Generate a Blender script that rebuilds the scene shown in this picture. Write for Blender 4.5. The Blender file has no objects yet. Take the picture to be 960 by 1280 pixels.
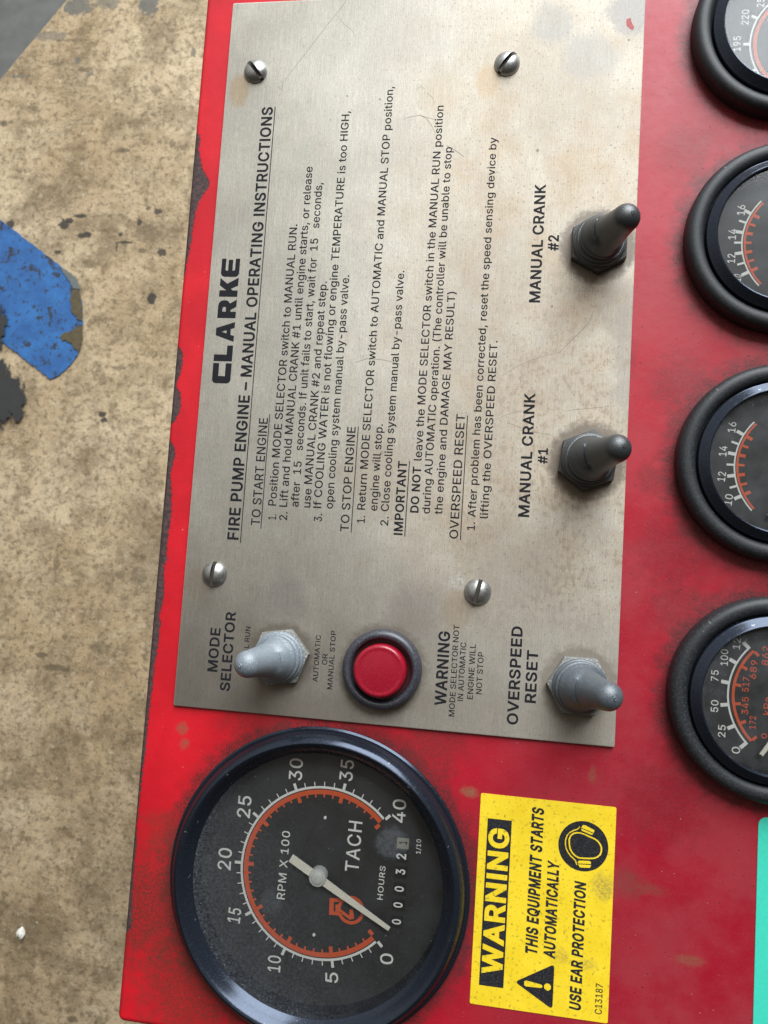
import bpy, bmesh, math, random
from mathutils import Vector, Matrix
from mathutils.geometry import tessellate_polygon

# ------------------------------------------------------------------ camera, light, exposure
scene = bpy.context.scene
COL = scene.collection
MM = 0.001                      # everything below is measured in millimetres on the panel
random.seed(7)

cam_data = bpy.data.cameras.new("camera")
cam = bpy.data.objects.new("camera", cam_data)
COL.objects.link(cam)
cam.matrix_world = Matrix.Translation((0.09498, 0.04496, 0.22808)) @ Matrix([[0.987837, -0.053385, 0.146043], [0.065193, 0.994874, -0.077296], [-0.141168, 0.085877, 0.986254]]).to_4x4()
cam_data.lens = 27.0
cam_data.sensor_width = 36.0
cam_data.clip_start = 0.01
cam_data.clip_end = 200.0
cam_data.dof.use_dof = True
cam_data.dof.focus_distance = 0.245
cam_data.dof.aperture_fstop = 36.0
scene.camera = cam

world = bpy.data.worlds.new("World")
scene.world = world
world.use_nodes = True
wn, wl = world.node_tree.nodes, world.node_tree.links
# the shed around the panel: pale daylight from the open side, a dim warm interior behind the photographer
w_co = wn.new("ShaderNodeTexCoord")
w_dot = wn.new("ShaderNodeVectorMath"); w_dot.operation = 'DOT_PRODUCT'
w_dot.inputs[1].default_value = Vector((-0.34, 0.70, 0.62)).normalized()
w_ramp = wn.new("ShaderNodeValToRGB")
for p, c in ((0.0, (.060, .050, .038, 1)), (.35, (.10, .085, .066, 1)), (.55, (.27, .245, .20, 1)), (.78, (.72, .69, .62, 1)), (1.0, (.95, .98, 1.0, 1))):
    e = w_ramp.color_ramp.elements.new(p) if p not in (0.0, 1.0) else w_ramp.color_ramp.elements[0 if p == 0.0 else -1]
    e.color = c
wl.new(w_co.outputs["Generated"], w_dot.inputs[0])
wl.new(w_dot.outputs["Value"], w_ramp.inputs[0])
wl.new(w_ramp.outputs[0], wn["Background"].inputs[0])
wn["Background"].inputs[1].default_value = 0.68

def area_light(name, loc, target, sx, sy, power, color):
    d = bpy.data.lights.new(name, 'AREA')
    d.shape = 'RECTANGLE'
    d.size, d.size_y = sx, sy
    d.energy = power
    d.color = color
    o = bpy.data.objects.new(name, d)
    COL.objects.link(o)
    o.location = loc
    o.rotation_euler = (Vector(target) - Vector(loc)).to_track_quat('-Z', 'Y').to_euler()
    return o
# daylight through the open bay door, up and to the right of the panel
area_light("bay_door_daylight", (0.78, 2.32, 1.5), (0.05, 0.1, 0.0), 1.9, 2.5, 178.0, (0.90, 0.96, 1.0))

scene.view_settings.view_transform = 'Standard'
scene.view_settings.look = 'None'
scene.view_settings.exposure = 0.38
scene.view_settings.gamma = 1.0

# ------------------------------------------------------------------ node helpers
class Mat:
    """a procedural material; coordinates in millimetres of the object's own space"""
    def __init__(self, name):
        self.m = bpy.data.materials.new(name)
        self.m.use_nodes = True
        self.nt = self.m.node_tree
        self.bsdf = self.nt.nodes["Principled BSDF"]
        self.out = self.nt.nodes["Material Output"]
        tc = self.nt.nodes.new("ShaderNodeTexCoord")
        self.co = self.mapped(tc.outputs["Object"], (1000, 1000, 1000))
    def node(self, t): return self.nt.nodes.new(t)
    def link(self, a, b):
        if hasattr(a, 'is_output'): self.nt.links.new(a, b)
        else:
            if isinstance(a, (tuple, list)) and len(a) == 3 and len(b.default_value) == 4: a = (*a, 1)
            b.default_value = a
    def mapped(self, vec, scale=(1, 1, 1), rot=(0, 0, 0), loc=(0, 0, 0)):
        n = self.node("ShaderNodeMapping")
        self.link(vec, n.inputs["Vector"])
        n.inputs["Scale"].default_value = scale
        n.inputs["Rotation"].default_value = rot
        n.inputs["Location"].default_value = loc
        return n.outputs[0]
    def noise(self, scale, detail=4, rough=0.6, stretch=None, rot=(0, 0, 0), off=(0, 0, 0), distort=0.0):
        n = self.node("ShaderNodeTexNoise")
        v = self.co
        if stretch or off != (0, 0, 0) or rot != (0, 0, 0): v = self.mapped(v, stretch or (1, 1, 1), rot, off)
        self.link(v, n.inputs["Vector"])
        n.inputs["Scale"].default_value = scale
        n.inputs["Detail"].default_value = detail
        n.inputs["Roughness"].default_value = rough
        n.inputs["Distortion"].default_value = distort
        return n.outputs["Fac"]
    def math(self, op, a, b=0.0, c=None, clamp=False):
        n = self.node("ShaderNodeMath"); n.operation = op; n.use_clamp = clamp
        self.link(a, n.inputs[0]); self.link(b, n.inputs[1])
        if c is not None: self.link(c, n.inputs[2])
        return n.outputs[0]
    def step(self, v, lo, hi):
        """smooth ramp 0..1 between lo and hi (lo may exceed hi)"""
        n = self.node("ShaderNodeMapRange"); n.interpolation_type = 'SMOOTHSTEP'
        self.link(v, n.inputs[0])
        if lo < hi:
            n.inputs[1].default_value, n.inputs[2].default_value = lo, hi
            n.inputs[3].default_value, n.inputs[4].default_value = 0, 1
        else:
            n.inputs[1].default_value, n.inputs[2].default_value = hi, lo
            n.inputs[3].default_value, n.inputs[4].default_value = 1, 0
        return n.outputs[0]
    def mix(self, f, a, b):
        n = self.node("ShaderNodeMix"); n.data_type = 'RGBA'
        self.link(f, n.inputs[0]); self.link(a, n.inputs[6]); self.link(b, n.inputs[7])
        return n.outputs[2]
    def lerp(self, f, a, b):
        n = self.node("ShaderNodeMix"); n.data_type = 'FLOAT'
        self.link(f, n.inputs[0]); self.link(a, n.inputs[2]); self.link(b, n.inputs[3])
        return n.outputs[0]
    def xyz(self):
        n = self.node("ShaderNodeSeparateXYZ"); self.link(self.co, n.inputs[0]); return n.outputs
    def dist(self, c, scale=(1, 1)):
        """distance in mm from a point on the sheet"""
        v = self.mapped(self.co, (scale[0], scale[1], 0), (0, 0, 0), (-c[0]*scale[0], -c[1]*scale[1], 0))
        n = self.node("ShaderNodeVectorMath"); n.operation = 'LENGTH'
        self.link(v, n.inputs[0]); return n.outputs["Value"]
    def mul(self, a, b): return self.math('MULTIPLY', a, b)
    def maxi(self, a, b): return self.math('MAXIMUM', a, b)
    def bump(self, h, strength, dist):
        n = self.node("ShaderNodeBump"); n.inputs["Strength"].default_value = strength
        n.inputs["Distance"].default_value = dist * MM
        self.link(h, n.inputs["Height"]); self.link(n.outputs[0], self.bsdf.inputs["Normal"])
    def set(self, **k):
        names = dict(color="Base Color", rough="Roughness", metal="Metallic", spec="Specular IOR Level",
                     coat="Coat Weight", coat_rough="Coat Roughness", aniso="Anisotropic")
        for a, v in k.items(): self.link(v, self.bsdf.inputs[names[a]])
        return self

def simple(name, color, rough=0.5, metal=0.0, spec=0.5, grain=0.12, dust=0.0, dust_col=(.33, .31, .28), scale=1.5, bump=0.0, scuff=0.0):
    M = Mat(name)
    n = M.noise(scale, 5, 0.65)
    c = M.mix(M.mul(M.step(n, .3, .75), grain * 2), color, tuple(v * 0.55 for v in color))
    if dust:
        d = M.step(M.noise(scale * 2.2, 6, 0.75, off=(13, 5, 2)), .48, .72)
        c = M.mix(M.mul(d, dust), c, dust_col)
        M.set(rough=M.lerp(M.mul(d, min(1, dust * 1.5)), rough, 0.85))
    else:
        M.set(rough=M.lerp(n, rough * .8, min(1, rough * 1.2)))
    if scuff:      # small nicks down to bright bare metal or plastic
        k = M.step(M.noise(.55, 4, .6, off=(61, 17, 9)), .70, .73)
        c = M.mix(M.mul(k, scuff), c, (.50, .50, .48))
    M.set(color=c, metal=metal, spec=spec)
    if bump: M.bump(M.noise(scale * 3, 4, 0.7), 1.0, bump)
    return M.m

# positions shared by materials and objects (mm, origin at the lower left corner of the steel plate)
GAUGES = [(172.6, 211.5), (172.6, 147.6), (172.4, 82.4), (172.4, 17.2)]
TACH = (48.3, -46.9)
SWITCH_BIG = [(120.5, 145.9), (120.1, 80.9)]
SWITCH_MODE = (32.7, 17.4)
SWITCH_RESET = (120.5, 16.4)
BUTTON = (63.9, 16.4)
SCREWS = [((9.74, 203.85), -50), ((90.48, 203.85), 53), ((9.74, 40.87), 86), ((90.48, 40.87), 78)]
PLATE_W, PLATE_H = 131.1, 228.0
PANEL_Z = -1.0
EDGE_X = -9.9

# ------------------------------------------------------------------ materials
def mat_steel():
    M = Mat("brushed_stainless")
    X, Y, Z = M.xyz()
    grain = M.noise(1.0, 3, 0.7, stretch=(9.0, 0.55, 1))
    grain2 = M.noise(1.0, 2, 0.6, stretch=(3.0, 0.10, 1), off=(3, 3, 0))
    fine = M.noise(1.0, 2, 0.5, stretch=(5.0, 1.8, 1), off=(8, 1, 0))
    cloud = M.noise(0.028, 5, 0.6)
    cloud2 = M.noise(0.075, 6, 0.65, off=(40, 12, 0))
    base = M.mix(M.step(cloud, .35, .7), (.49, .452, .385), (.57, .53, .455))
    # old varnish: warm tan cast, strongest down the right hand side
    tan = M.mul(M.step(X, 35, 100), M.step(cloud2, .05, .72))
    tan = M.mul(tan, M.mul(M.step(Y, 275, 170), M.step(Y, 10, 60)))
    tan = M.math('ADD', M.mul(tan, .72), M.mul(M.step(cloud2, .5, .75), .15), clamp=True)
    c = M.mix(tan, base, (.385, .27, .155))
    # leopard spots of corrosion round the crank switches
    spots = M.step(M.noise(.55, 3, .55, stretch=(1.25, .75, 1), off=(5, 9, 0)), .50, .60)
    sm = M.mul(M.mul(M.step(X, 70, 108), M.step(Y, 190, 70)), M.step(cloud2, .36, .56))
    sm = M.mul(sm, M.step(Y, 24, 46))
    c = M.mix(M.mul(M.mul(spots, sm), .72), c, (.27, .19, .12))
    # pepper of fine dark specks everywhere
    pep = M.step(M.noise(1.35, 2, .5, stretch=(1.3, .8, 1), off=(77, 3, 0)), .62, .70)
    c = M.mix(M.mul(pep, M.lerp(M.step(X, 30, 110), .30, .78)), c, (.14, .11, .08))
    # larger dirty clouds
    c = M.mix(M.mul(M.step(cloud, .62, .36), .24), c, (.35, .32, .28))
    srag = M.math('SUBTRACT', M.lerp(.45, M.noise(.11, 6, .7, off=(21, 33, 0)), M.noise(.8, 5, .75, off=(2, 64, 0))), .5)
    # round smudges where fingers and tools left grease
    def smudge(c, p, r, col, amt, sc=(1, 1), soft=.55):
        d = M.math('ADD', M.dist(p, sc), M.mul(srag, r * 2.0))
        return M.mix(M.mul(M.step(d, r, r * soft), amt), c, col)
    c = smudge(c, (71.81, 32.93), 12, (.23, .20, .20), .50, soft=.35)
    c = smudge(c, (33.04, 34.95), 7.5, (.24, .21, .21), .42, (1, .75), .3)
    c = smudge(c, (44.95, -1.48), 11, (.22, .18, .15), .45, (.7, 1), .6)
    c = smudge(c, (103.54, 216.45), 8, (.30, .29, .28), .50)
    c = smudge(c, (115.54, 205.62), 10, (.33, .32, .31), .45)
    c = smudge(c, (127.27, 219.32), 9, (.22, .21, .21), .60)
    c = smudge(c, (71.44, 195.32), 9, (.42, .33, .22), .35)
    c = smudge(c, (57.96, 74.84), 16, (.40, .33, .24), .40)
    c = smudge(c, (52.54, 81.97), 10, (.36, .31, .25), .30)
    c = smudge(c, (99.91, 50.80), 17, (.30, .24, .18), .40)
    c = smudge(c, (131.38, 113.71), 7, (.25, .22, .19), .50, (1, .3))
    c = smudge(c, (126.81, 125.66), 6, (.28, .24, .20), .40, (1, .4))
    # brown tint at the lower left of each screw head
    for p, q in (((299, 112), .60), ((612, 98), .75), ((244, 730), .35), ((572, 762), .55)):
        pass
    c = smudge(c, (4.85, 197.99), 5.5, (.42, .27, .12), .55, (1.3, .8))
    c = smudge(c, (85.14, 198.84), 5.5, (.45, .30, .15), .50, (1.2, .8))
    c = smudge(c, (4.30, 36.90), 5.0, (.40, .28, .15), .35, (1, .8))
    c = smudge(c, (84.49, 34.55), 6.0, (.36, .24, .12), .50, (1.2, .7))
    # grime packed round the switches and the button
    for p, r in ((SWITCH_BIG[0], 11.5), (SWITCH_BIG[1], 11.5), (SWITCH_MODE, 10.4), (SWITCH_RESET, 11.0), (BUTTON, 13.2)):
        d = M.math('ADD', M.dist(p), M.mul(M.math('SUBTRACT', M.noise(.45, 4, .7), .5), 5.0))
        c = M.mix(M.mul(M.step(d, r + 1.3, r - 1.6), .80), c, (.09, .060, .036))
    # chalky deposit beside one screw and round the mode switch
    chalk = M.mul(M.step(M.dist((84.46, 43.23)), 3.4, 1.2), M.step(M.noise(.9, 4, .7), .45, .6))
    c = M.mix(M.mul(chalk, .8), c, (.62, .62, .63))
    bot = M.math('ADD', M.mul(M.step(Y, 78, 5), .72), M.mul(M.math('SUBTRACT', cloud2, .5), M.mul(M.step(Y, 90, 40), .6)), clamp=True)
    c = M.mix(bot, c, (.215, .18, .14))     # lower edge darkened in the colour, for the dim surroundings mirrored there
    g = M.math('ADD', M.mul(grain, .55), M.math('ADD', M.mul(grain2, .30), M.mul(fine, .30)))
    c = M.mix(M.step(g, .38, .78), M.mix(.50, c, (.12, .11, .10)), c)
    c = M.mix(M.mul(M.step(g, .66, .90), .30), c, (.85, .83, .78))
    M.set(color=c, metal=M.lerp(M.step(X, 20, 115), .58, .16), rough=M.math('ADD', .50, M.math('ADD', M.mul(g, .12), M.mul(M.step(X, 20, 115), .12))))
    M.bump(M.math('ADD', g, M.mul(spots, .25)), .55, .05)
    return M.m

def mat_red():
    M = Mat("red_enamel")
    X, Y, Z = M.xyz()
    cloud = M.noise(.035, 5, .6)
    base = M.mix(M.step(cloud, .35, .7), (.41, .0045, .012), (.53, .0068, .0165))
    # dust film to the right of the plate; base red deepens right and downwards
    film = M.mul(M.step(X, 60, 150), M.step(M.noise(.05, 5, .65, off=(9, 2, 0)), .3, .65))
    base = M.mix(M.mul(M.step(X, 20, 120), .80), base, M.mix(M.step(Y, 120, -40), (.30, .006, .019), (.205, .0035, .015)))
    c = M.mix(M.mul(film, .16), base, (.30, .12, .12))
    dusty = M.step(M.noise(2.6, 3, .6, off=(5, 0, 0)), .60, .74)
    c = M.mix(M.mul(dusty, .16), c, (.42, .20, .19))
    pep = M.step(M.noise(1.1, 2, .5, off=(31, 7, 0)), .685, .74)
    c = M.mix(M.mul(pep, .7), c, (.045, .008, .010))
    lint = M.step(M.noise(.9, 2, .5, off=(3, 91, 0)), .745, .78)
    c = M.mix(M.mul(lint, .5), c, (.62, .42, .40))
    # soot ringed round every gauge
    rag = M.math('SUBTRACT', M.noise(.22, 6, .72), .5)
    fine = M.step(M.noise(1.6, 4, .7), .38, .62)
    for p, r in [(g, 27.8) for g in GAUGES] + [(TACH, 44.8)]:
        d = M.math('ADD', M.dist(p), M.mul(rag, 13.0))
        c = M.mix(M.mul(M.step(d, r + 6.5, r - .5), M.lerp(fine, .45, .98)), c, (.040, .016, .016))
    def smudge(c, p, r, col, amt, sc=(1, 1), soft=.4):
        d = M.math('ADD', M.dist(p, sc), M.mul(rag, r * 1.8))
        return M.mix(M.mul(M.mul(M.step(d, r * 1.1, r * soft * .6), amt), rub), c, col)
    rub = M.lerp(M.step(M.noise(1.3, 4, .75, off=(2, 44, 0)), .36, .60), .30, 1.0)
    c = smudge(c, (-1.81, -59.48), 24, (.085, .022, .016), .85)
    c = smudge(c, (11.64, -81.96), 22, (.10, .025, .018), .75)
    c = smudge(c, (89.23, -48.22), 12, (.10, .02, .02), .55, (1.6, .6))
    c = smudge(c, (79.68, -4.21), 13, (.09, .018, .018), .65)
    c = smudge(c, (28.74, -3.16), 9, (.10, .02, .02), .5, (.5, 1.2))
    c = smudge(c, (145.37, 104.83), 12, (.10, .02, .02), .55)
    c = smudge(c, (146.48, 40.11), 11, (.10, .02, .02), .5)
    c = smudge(c, (145.27, 175.17), 12, (.12, .025, .02), .5)
    c = smudge(c, (144.84, 55.92), 14, (.11, .012, .016), .5)
    c = smudge(c, (145.11, -13.28), 16, (.11, .010, .014), .5)
    c = smudge(c, (0.05, -38.10), 9, (.13, .03, .02), .50)
    c = smudge(c, (3.11, -6.73), 2.4, (.17, .08, .05), .8)
    c = smudge(c, (4.31, -11.43), 2.2, (.17, .08, .05), .8)
    c = smudge(c, (90.87, -16.75), 2.0, (.18, .10, .05), .9, (.6, 1.1))
    c = smudge(c, (125.37, -8.73), 2.2, (.20, .07, .04), .7, (1.4, .7))
    c = smudge(c, (136.34, -37.02), 5.5, (.16, .035, .03), .85)
    c = smudge(c, (141.73, -37.87), 3.6, (.17, .04, .03), .8, (.55, 1.6))
    c = smudge(c, (153.31, -55.08), 3.4, (.19, .07, .04), .75, (.6, 2.0))
    c = smudge(c, (129.36, 111.55), 4, (.07, .02, .02), .5, (1, .5))
    c = smudge(c, (138.59, 76.37), 5, (.10, .02, .02), .55, (.8, .8))
    # paint knocked off the folded edge down to primer and rust
    fc = M.node("ShaderNodeFloatCurve")
    pts = CHIPS
    cur = fc.mapping.curves[0]
    cur.points[0].location = pts[0]; cur.points[1].location = pts[-1]
    for p in pts[1:-1]: cur.points.new(*p)
    for p in cur.points: p.handle_type = 'VECTOR'
    fc.mapping.update()
    M.link(M.math('DIVIDE', M.math('ADD', Y, 110.0), 360.0), fc.inputs["Value"])
    width = M.mul(fc.outputs[0], 10.0)
    frill = M.mul(M.math('SUBTRACT', M.noise(1.1, 7, .78), .5), 4.2)
    edge = M.math('SUBTRACT', M.math('ADD', width, M.mul(frill, M.step(width, .1, .8))), M.math('SUBTRACT', X, EDGE_X))
    chip = M.step(edge, -.05, .12)
    lip = M.mul(M.step(edge, -.55, -.1), M.math('SUBTRACT', 1.0, chip))
    rust = M.mix(M.step(M.noise(.8, 5, .7), .35, .65), (.030, .019, .020), (.080, .048, .046))
    c = M.mix(M.mul(lip, .35), c, (.20, .01, .015))
    c = M.mix(chip, c, rust)
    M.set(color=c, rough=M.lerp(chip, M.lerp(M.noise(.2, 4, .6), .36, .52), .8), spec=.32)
    hgt = M.math('ADD', M.mul(M.noise(.35, 3, .5), .35), M.math('ADD', M.mul(dusty, .22), M.math('ADD', M.mul(lint, .9), M.mul(pep, -.25))))
    hgt = M.math('SUBTRACT', hgt, M.mul(chip, 1.3))
    M.bump(hgt, .8, .16)
    return M.m

def mat_floor():
    M = Mat("stained_concrete")
    big = M.noise(.0035, 5, .62)
    mid = M.noise(.016, 6, .68, off=(200, 40, 0))
    fin = M.noise(.075, 6, .72)
    c = M.mix(M.step(big, .35, .68), (.365, .262, .148), (.53, .415, .272))
    c = M.mix(M.mul(M.step(mid, .43, .66), .62), c, (.150, .102, .054))
    broad = M.noise(.006, 5, .66, off=(77, 510, 0), distort=.6)
    c = M.mix(M.mul(M.step(broad, .50, .66), .55), c, (.135, .095, .052))
    c = M.mix(M.mul(M.step(broad, .44, .30), .45), c, (.60, .50, .35))
    c = M.mix(M.mul(M.step(M.noise(.05, 5, .7, off=(11, 5, 0)), .50, .68), .55), c, (.17, .12, .07))
    c = M.mix(M.mul(M.step(fin, .52, .72), .60), c, (.55, .455, .315))
    c = M.mix(M.mul(M.step(M.noise(.12, 5, .7, off=(70, 9, 0)), .50, .63), .62), c, (.10, .070, .038))
    c = M.mix(M.mul(M.step(M.noise(.034, 6, .72, off=(310, 8, 0)), .52, .64), .55), c, (.125, .085, .042))
    c = M.mix(M.mul(M.step(M.noise(.19, 4, .7, off=(15, 88, 0)), .56, .66), .55), c, (.075, .052, .030))
    grit = M.noise(.34, 4, .7, off=(55, 21, 0))
    c = M.mix(M.mul(M.step(grit, .52, .70), .26), c, (.12, .085, .05))
    c = M.mix(M.mul(M.step(grit, .46, .30), .28), c, (.62, .53, .39))
    # dark drips and specks of several sizes
    for sc, lo, hi, amt, off in ((.055, .715, .745, .85, 1), (.11, .70, .73, .85, 31), (.22, .70, .735, .75, 57), (.03, .735, .76, .8, 93)):
        c = M.mix(M.mul(M.step(M.noise(sc, 6, .62, off=(off * 7.3, off * 3.1, 0)), lo - .015, hi), amt), c, (.030, .025, .022))
    c = M.mix(M.mul(M.step(M.noise(.13, 2, .5, off=(401, 77, 0)), .735, .77), .7), c, (.72, .66, .55))
    rag = M.math('SUBTRACT', M.noise(.13, 6, .75, off=(17, 3, 0)), .5)
    for (p, rx, ry, rot, amt, col) in FLOOR_STAINS:
        v = M.mapped(M.co, (1, 1, 0), (0, 0, 0), (-p[0], -p[1], 0))
        v = M.mapped(v, (1 / rx, 1 / ry, 0), (0, 0, math.radians(-rot)))
        n = M.node("ShaderNodeVectorMath"); n.operation = 'LENGTH'; M.link(v, n.inputs[0])
        d = M.math('ADD', n.outputs["Value"], M.mul(rag, 2.8))
        c = M.mix(M.mul(M.step(d, 1.08, .86), amt), c, col)
    M.set(color=c, rough=M.lerp(mid, .62, .9), spec=.3)
    M.bump(M.math('ADD', M.math('ADD', fin, mid), grit), .6, 1.6)
    return M.m

DK, BR, GR = (.028, .026, .024), (.10, .075, .045), (.105, .105, .095)
FLOOR_STAINS = [   # centre, half-length, half-width, turn, strength, colour
 ((-536.02, 506.16), 8, 7, 20, .9, DK), ((-528.05, 512.04), 6, 4, 40, .9, DK), ((-511.66, 519.06), 10, 3, -50, .85, DK), ((-502.67, 490.89), 12, 4, -60, .9, DK),
 ((-541.62, 466.20), 5, 3.5, -30, .85, DK), ((-393.46, 400.47), 7, 8, 0, .92, DK), ((-450.45, 235.40), 6, 4, -50, .9, DK), ((-447.32, 227.68), 5, 4, 0, .9, DK),
 ((-396.91, 525.67), 6, 4, 20, .8, DK), ((-422.70, 509.50), 4, 5, 0, .85, DK), ((-385.44, 465.69), 7, 6, 10, .85, DK), ((-410.40, 530.37), 4, 3, 0, .7, DK), ((-414.09, 469.02), 5, 4, 0, .7, BR),
 ((-619.19, 506.27), 6, 7, 0, .9, DK), ((-540.61, 752.01), 5, 5, 0, .65, GR), ((-527.99, 738.20), 13, 3.5, -48, .65, BR), ((-519.91, 731.87), 5, 4, 0, .6, GR), ((-456.90, 615.31), 10, 3.5, 60, .75, BR),
 ((-442.57, 480.50), 12, 1.8, 20, .85, DK), ((-452.77, 474.67), 1.6, 6, 0, .8, DK), ((-433.36, 301.11), 14, 3, 8, .6, BR), ((-455.27, 283.58), 6, 10, 0, .5, BR), ((-504.14, -97.88), 9, 4, -25, .8, BR), ((-480.27, -113.09), 20, 4.5, -42, .75, BR),
 ((-497.38, 26.16), 4, 16, 5, .55, BR), ((-448.49, 492.09), 4, 3, 0, .85, DK), ((-548.01, 835.80), 24, 13, 55, .85, GR), ((-439.41, 838.19), 15, 21, 0, .85, GR), ((-502.64, 843.57), 20, 14, 20, .6, GR), ((-591.27, 791.92), 34, 7, 49, .55, GR), ((-364.62, 757.93), 4, 7, 0, .75, GR),
 ((-546.41, 784.03), 26, 2.6, 48, .5, BR), ((-571.48, 748.17), 10, 2.6, 50, .5, BR), ((-629.14, 731.62), 18, 2.8, -42, .5, GR), ((-514.62, 655.71), 12, 2, 60, .4, BR), ((-378.04, 17.60), 12, 14, 0, .45, BR), ((-400.33, 665.10), 2.2, 22, -8, .35, BR),
 ((-415.99, 704.70), 9, 8, 0, .45, BR), ((-441.33, 654.15), 12, 7, 0, .35, BR), ((-604.66, 681.96), 10, 9, 0, .45, BR), ((-646.45, 658.53), 6, 5, 0, .6, DK), ((-403.30, 18.10), 7, 7, 0, .45, BR), ((-491.12, 448.96), 14, 7, 70, .5, BR), ((-384.61, 623.53), 6, 5, 0, .5, BR),
 ((-410.46, 493.27), 22, 14, 40, .5, BR), ((-422.14, -81.76), 14, 10, 0, .45, BR), ((-584.56, 274.12), 6, 5, 0, .8, DK), ((-413.10, -557.60), 7, 5, 30, .7, BR), ((-454.05, -273.92), 20, 8, 30, .35, BR), ((-436.75, -220.10), 14, 10, 60, .3, BR),
]
def mat_grey_floor():
    M = Mat("dark_grey_floor")
    n = M.noise(.02, 6, .6)
    M.set(color=M.mix(M.step(n, .3, .7), (.085, .085, .08), (.125, .122, .115)), rough=.85)
    return M.m

def mat_blue():
    M = Mat("scuffed_blue_paint")
    n = M.noise(.03, 5, .65)
    c = M.mix(M.step(n, .35, .7), (.015, .080, .24), (.025, .130, .35))
    for sc, lo, hi, off in ((.016, .60, .66, 31), (.05, .57, .63, 3), (.12, .58, .63, 8), (.028, .60, .64, 15), (.25, .62, .68, 21)):
        c = M.mix(M.mul(M.step(M.noise(sc, 5, .65, off=(off * 11, off * 7, 0)), lo, hi), .92), c, (.022, .022, .026))
    M.set(color=c, rough=.55)
    return M.m

def mat_stain():
    """spilled black oil: dense in the middle, frayed to nothing at the edge"""
    M = Mat("black_oil_stain")
    M.set(color=M.mix(M.noise(.06, 4, .6), (.014, .014, .016), (.034, .033, .032)), rough=.6)
    rag = M.math('SUBTRACT', M.noise(.075, 6, .74), .5)
    a = 0.0
    for (p, rx, ry, rot) in STAIN_BLOBS:
        v = M.mapped(M.co, (1, 1, 0), (0, 0, 0), (-p[0], -p[1], 0))
        v = M.mapped(v, (1 / rx, 1 / ry, 0), (0, 0, math.radians(-rot)))
        n = M.node("ShaderNodeVectorMath"); n.operation = 'LENGTH'; M.link(v, n.inputs[0])
        d = M.math('ADD', n.outputs["Value"], M.mul(rag, 2.1))
        a = M.maxi(M.step(d, 1.04, .90), a)
    M.link(a, M.bsdf.inputs["Alpha"])
    return M.m

def mat_yellow():
    M = Mat("yellow_vinyl")
    n = M.noise(.12, 5, .6)
    c = M.mix(M.step(n, .3, .7), (.68, .475, .014), (.75, .545, .025))
    pep = M.step(M.noise(.95, 4, .6, off=(4, 4, 0)), .57, .68)
    c = M.mix(M.mul(pep, .72), c, (.30, .22, .02))
    pep2 = M.step(M.noise(1.8, 2, .5, off=(41, 4, 0)), .68, .74)
    c = M.mix(M.mul(pep2, .6), c, (.12, .10, .02))
    rag = M.mul(M.math('SUBTRACT', M.noise(.3, 5, .7), .5), 6)
    for p, r, a in ((((129.91, -38.44)), 5.0, .75), (((118.83, -58.60)), 3.2, .45), (((126.49, -59.72)), 3.0, .4)):
        p = (p[0] - STICKER[0], p[1] - STICKER[1])
        c = M.mix(M.mul(M.mul(M.step(M.math('ADD', M.dist(p), rag), r, r * .3), M.lerp(M.step(M.noise(1.5, 4, .7), .4, .6), .3, 1)), a), c, (.26, .19, .05))
    M.set(color=c, rough=.42)
    return M.m

def mat_lens(name, dust_amt, haze):
    """clear window with a film of dust: see-through, mirror-like by Fresnel, dusty by noise"""
    M = Mat(name)
    nt = M.nt
    nt.nodes.remove(M.bsdf)
    tr = M.node("ShaderNodeBsdfTransparent")
    gl = M.node("ShaderNodeBsdfGlossy"); gl.inputs["Roughness"].default_value = .16
    gl.inputs["Color"].default_value = (1, 1, 1, 1)
    fr = M.node("ShaderNodeFresnel"); fr.inputs["IOR"].default_value = 1.36
    df = M.node("ShaderNodeBsdfDiffuse"); df.inputs["Color"].default_value = (.38, .41, .45, 1)
    m1 = M.node("ShaderNodeMixShader")
    M.link(fr.outputs[0], m1.inputs[0]); M.link(tr.outputs[0], m1.inputs[1]); M.link(gl.outputs[0], m1.inputs[2])
    film = M.mul(M.step(M.noise(.09, 4, .6), .25, .75), haze)
    gr = M.step(M.noise(2.3, 3, .6), .62, .72)
    gr2 = M.step(M.noise(1.0, 2, .5, off=(7, 3, 0)), .71, .76)
    big = M.lerp(M.step(M.noise(.05, 4, .6, off=(2, 8, 0)), .35, .6), .25, 1.0)
    d = M.math('ADD', film, M.mul(M.math('ADD', M.mul(gr, .55), gr2), M.mul(big, dust_amt)), clamp=True)
    m2 = M.node("ShaderNodeMixShader")
    M.link(d, m2.inputs[0]); M.link(m1.outputs[0], m2.inputs[1]); M.link(df.outputs[0], m2.inputs[2])
    M.link(m2.outputs[0], M.out.inputs[0])
    return M, m2, d, df

def lens_small():
    return mat_lens("gauge_glass", .22, .08)[0].m

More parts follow.
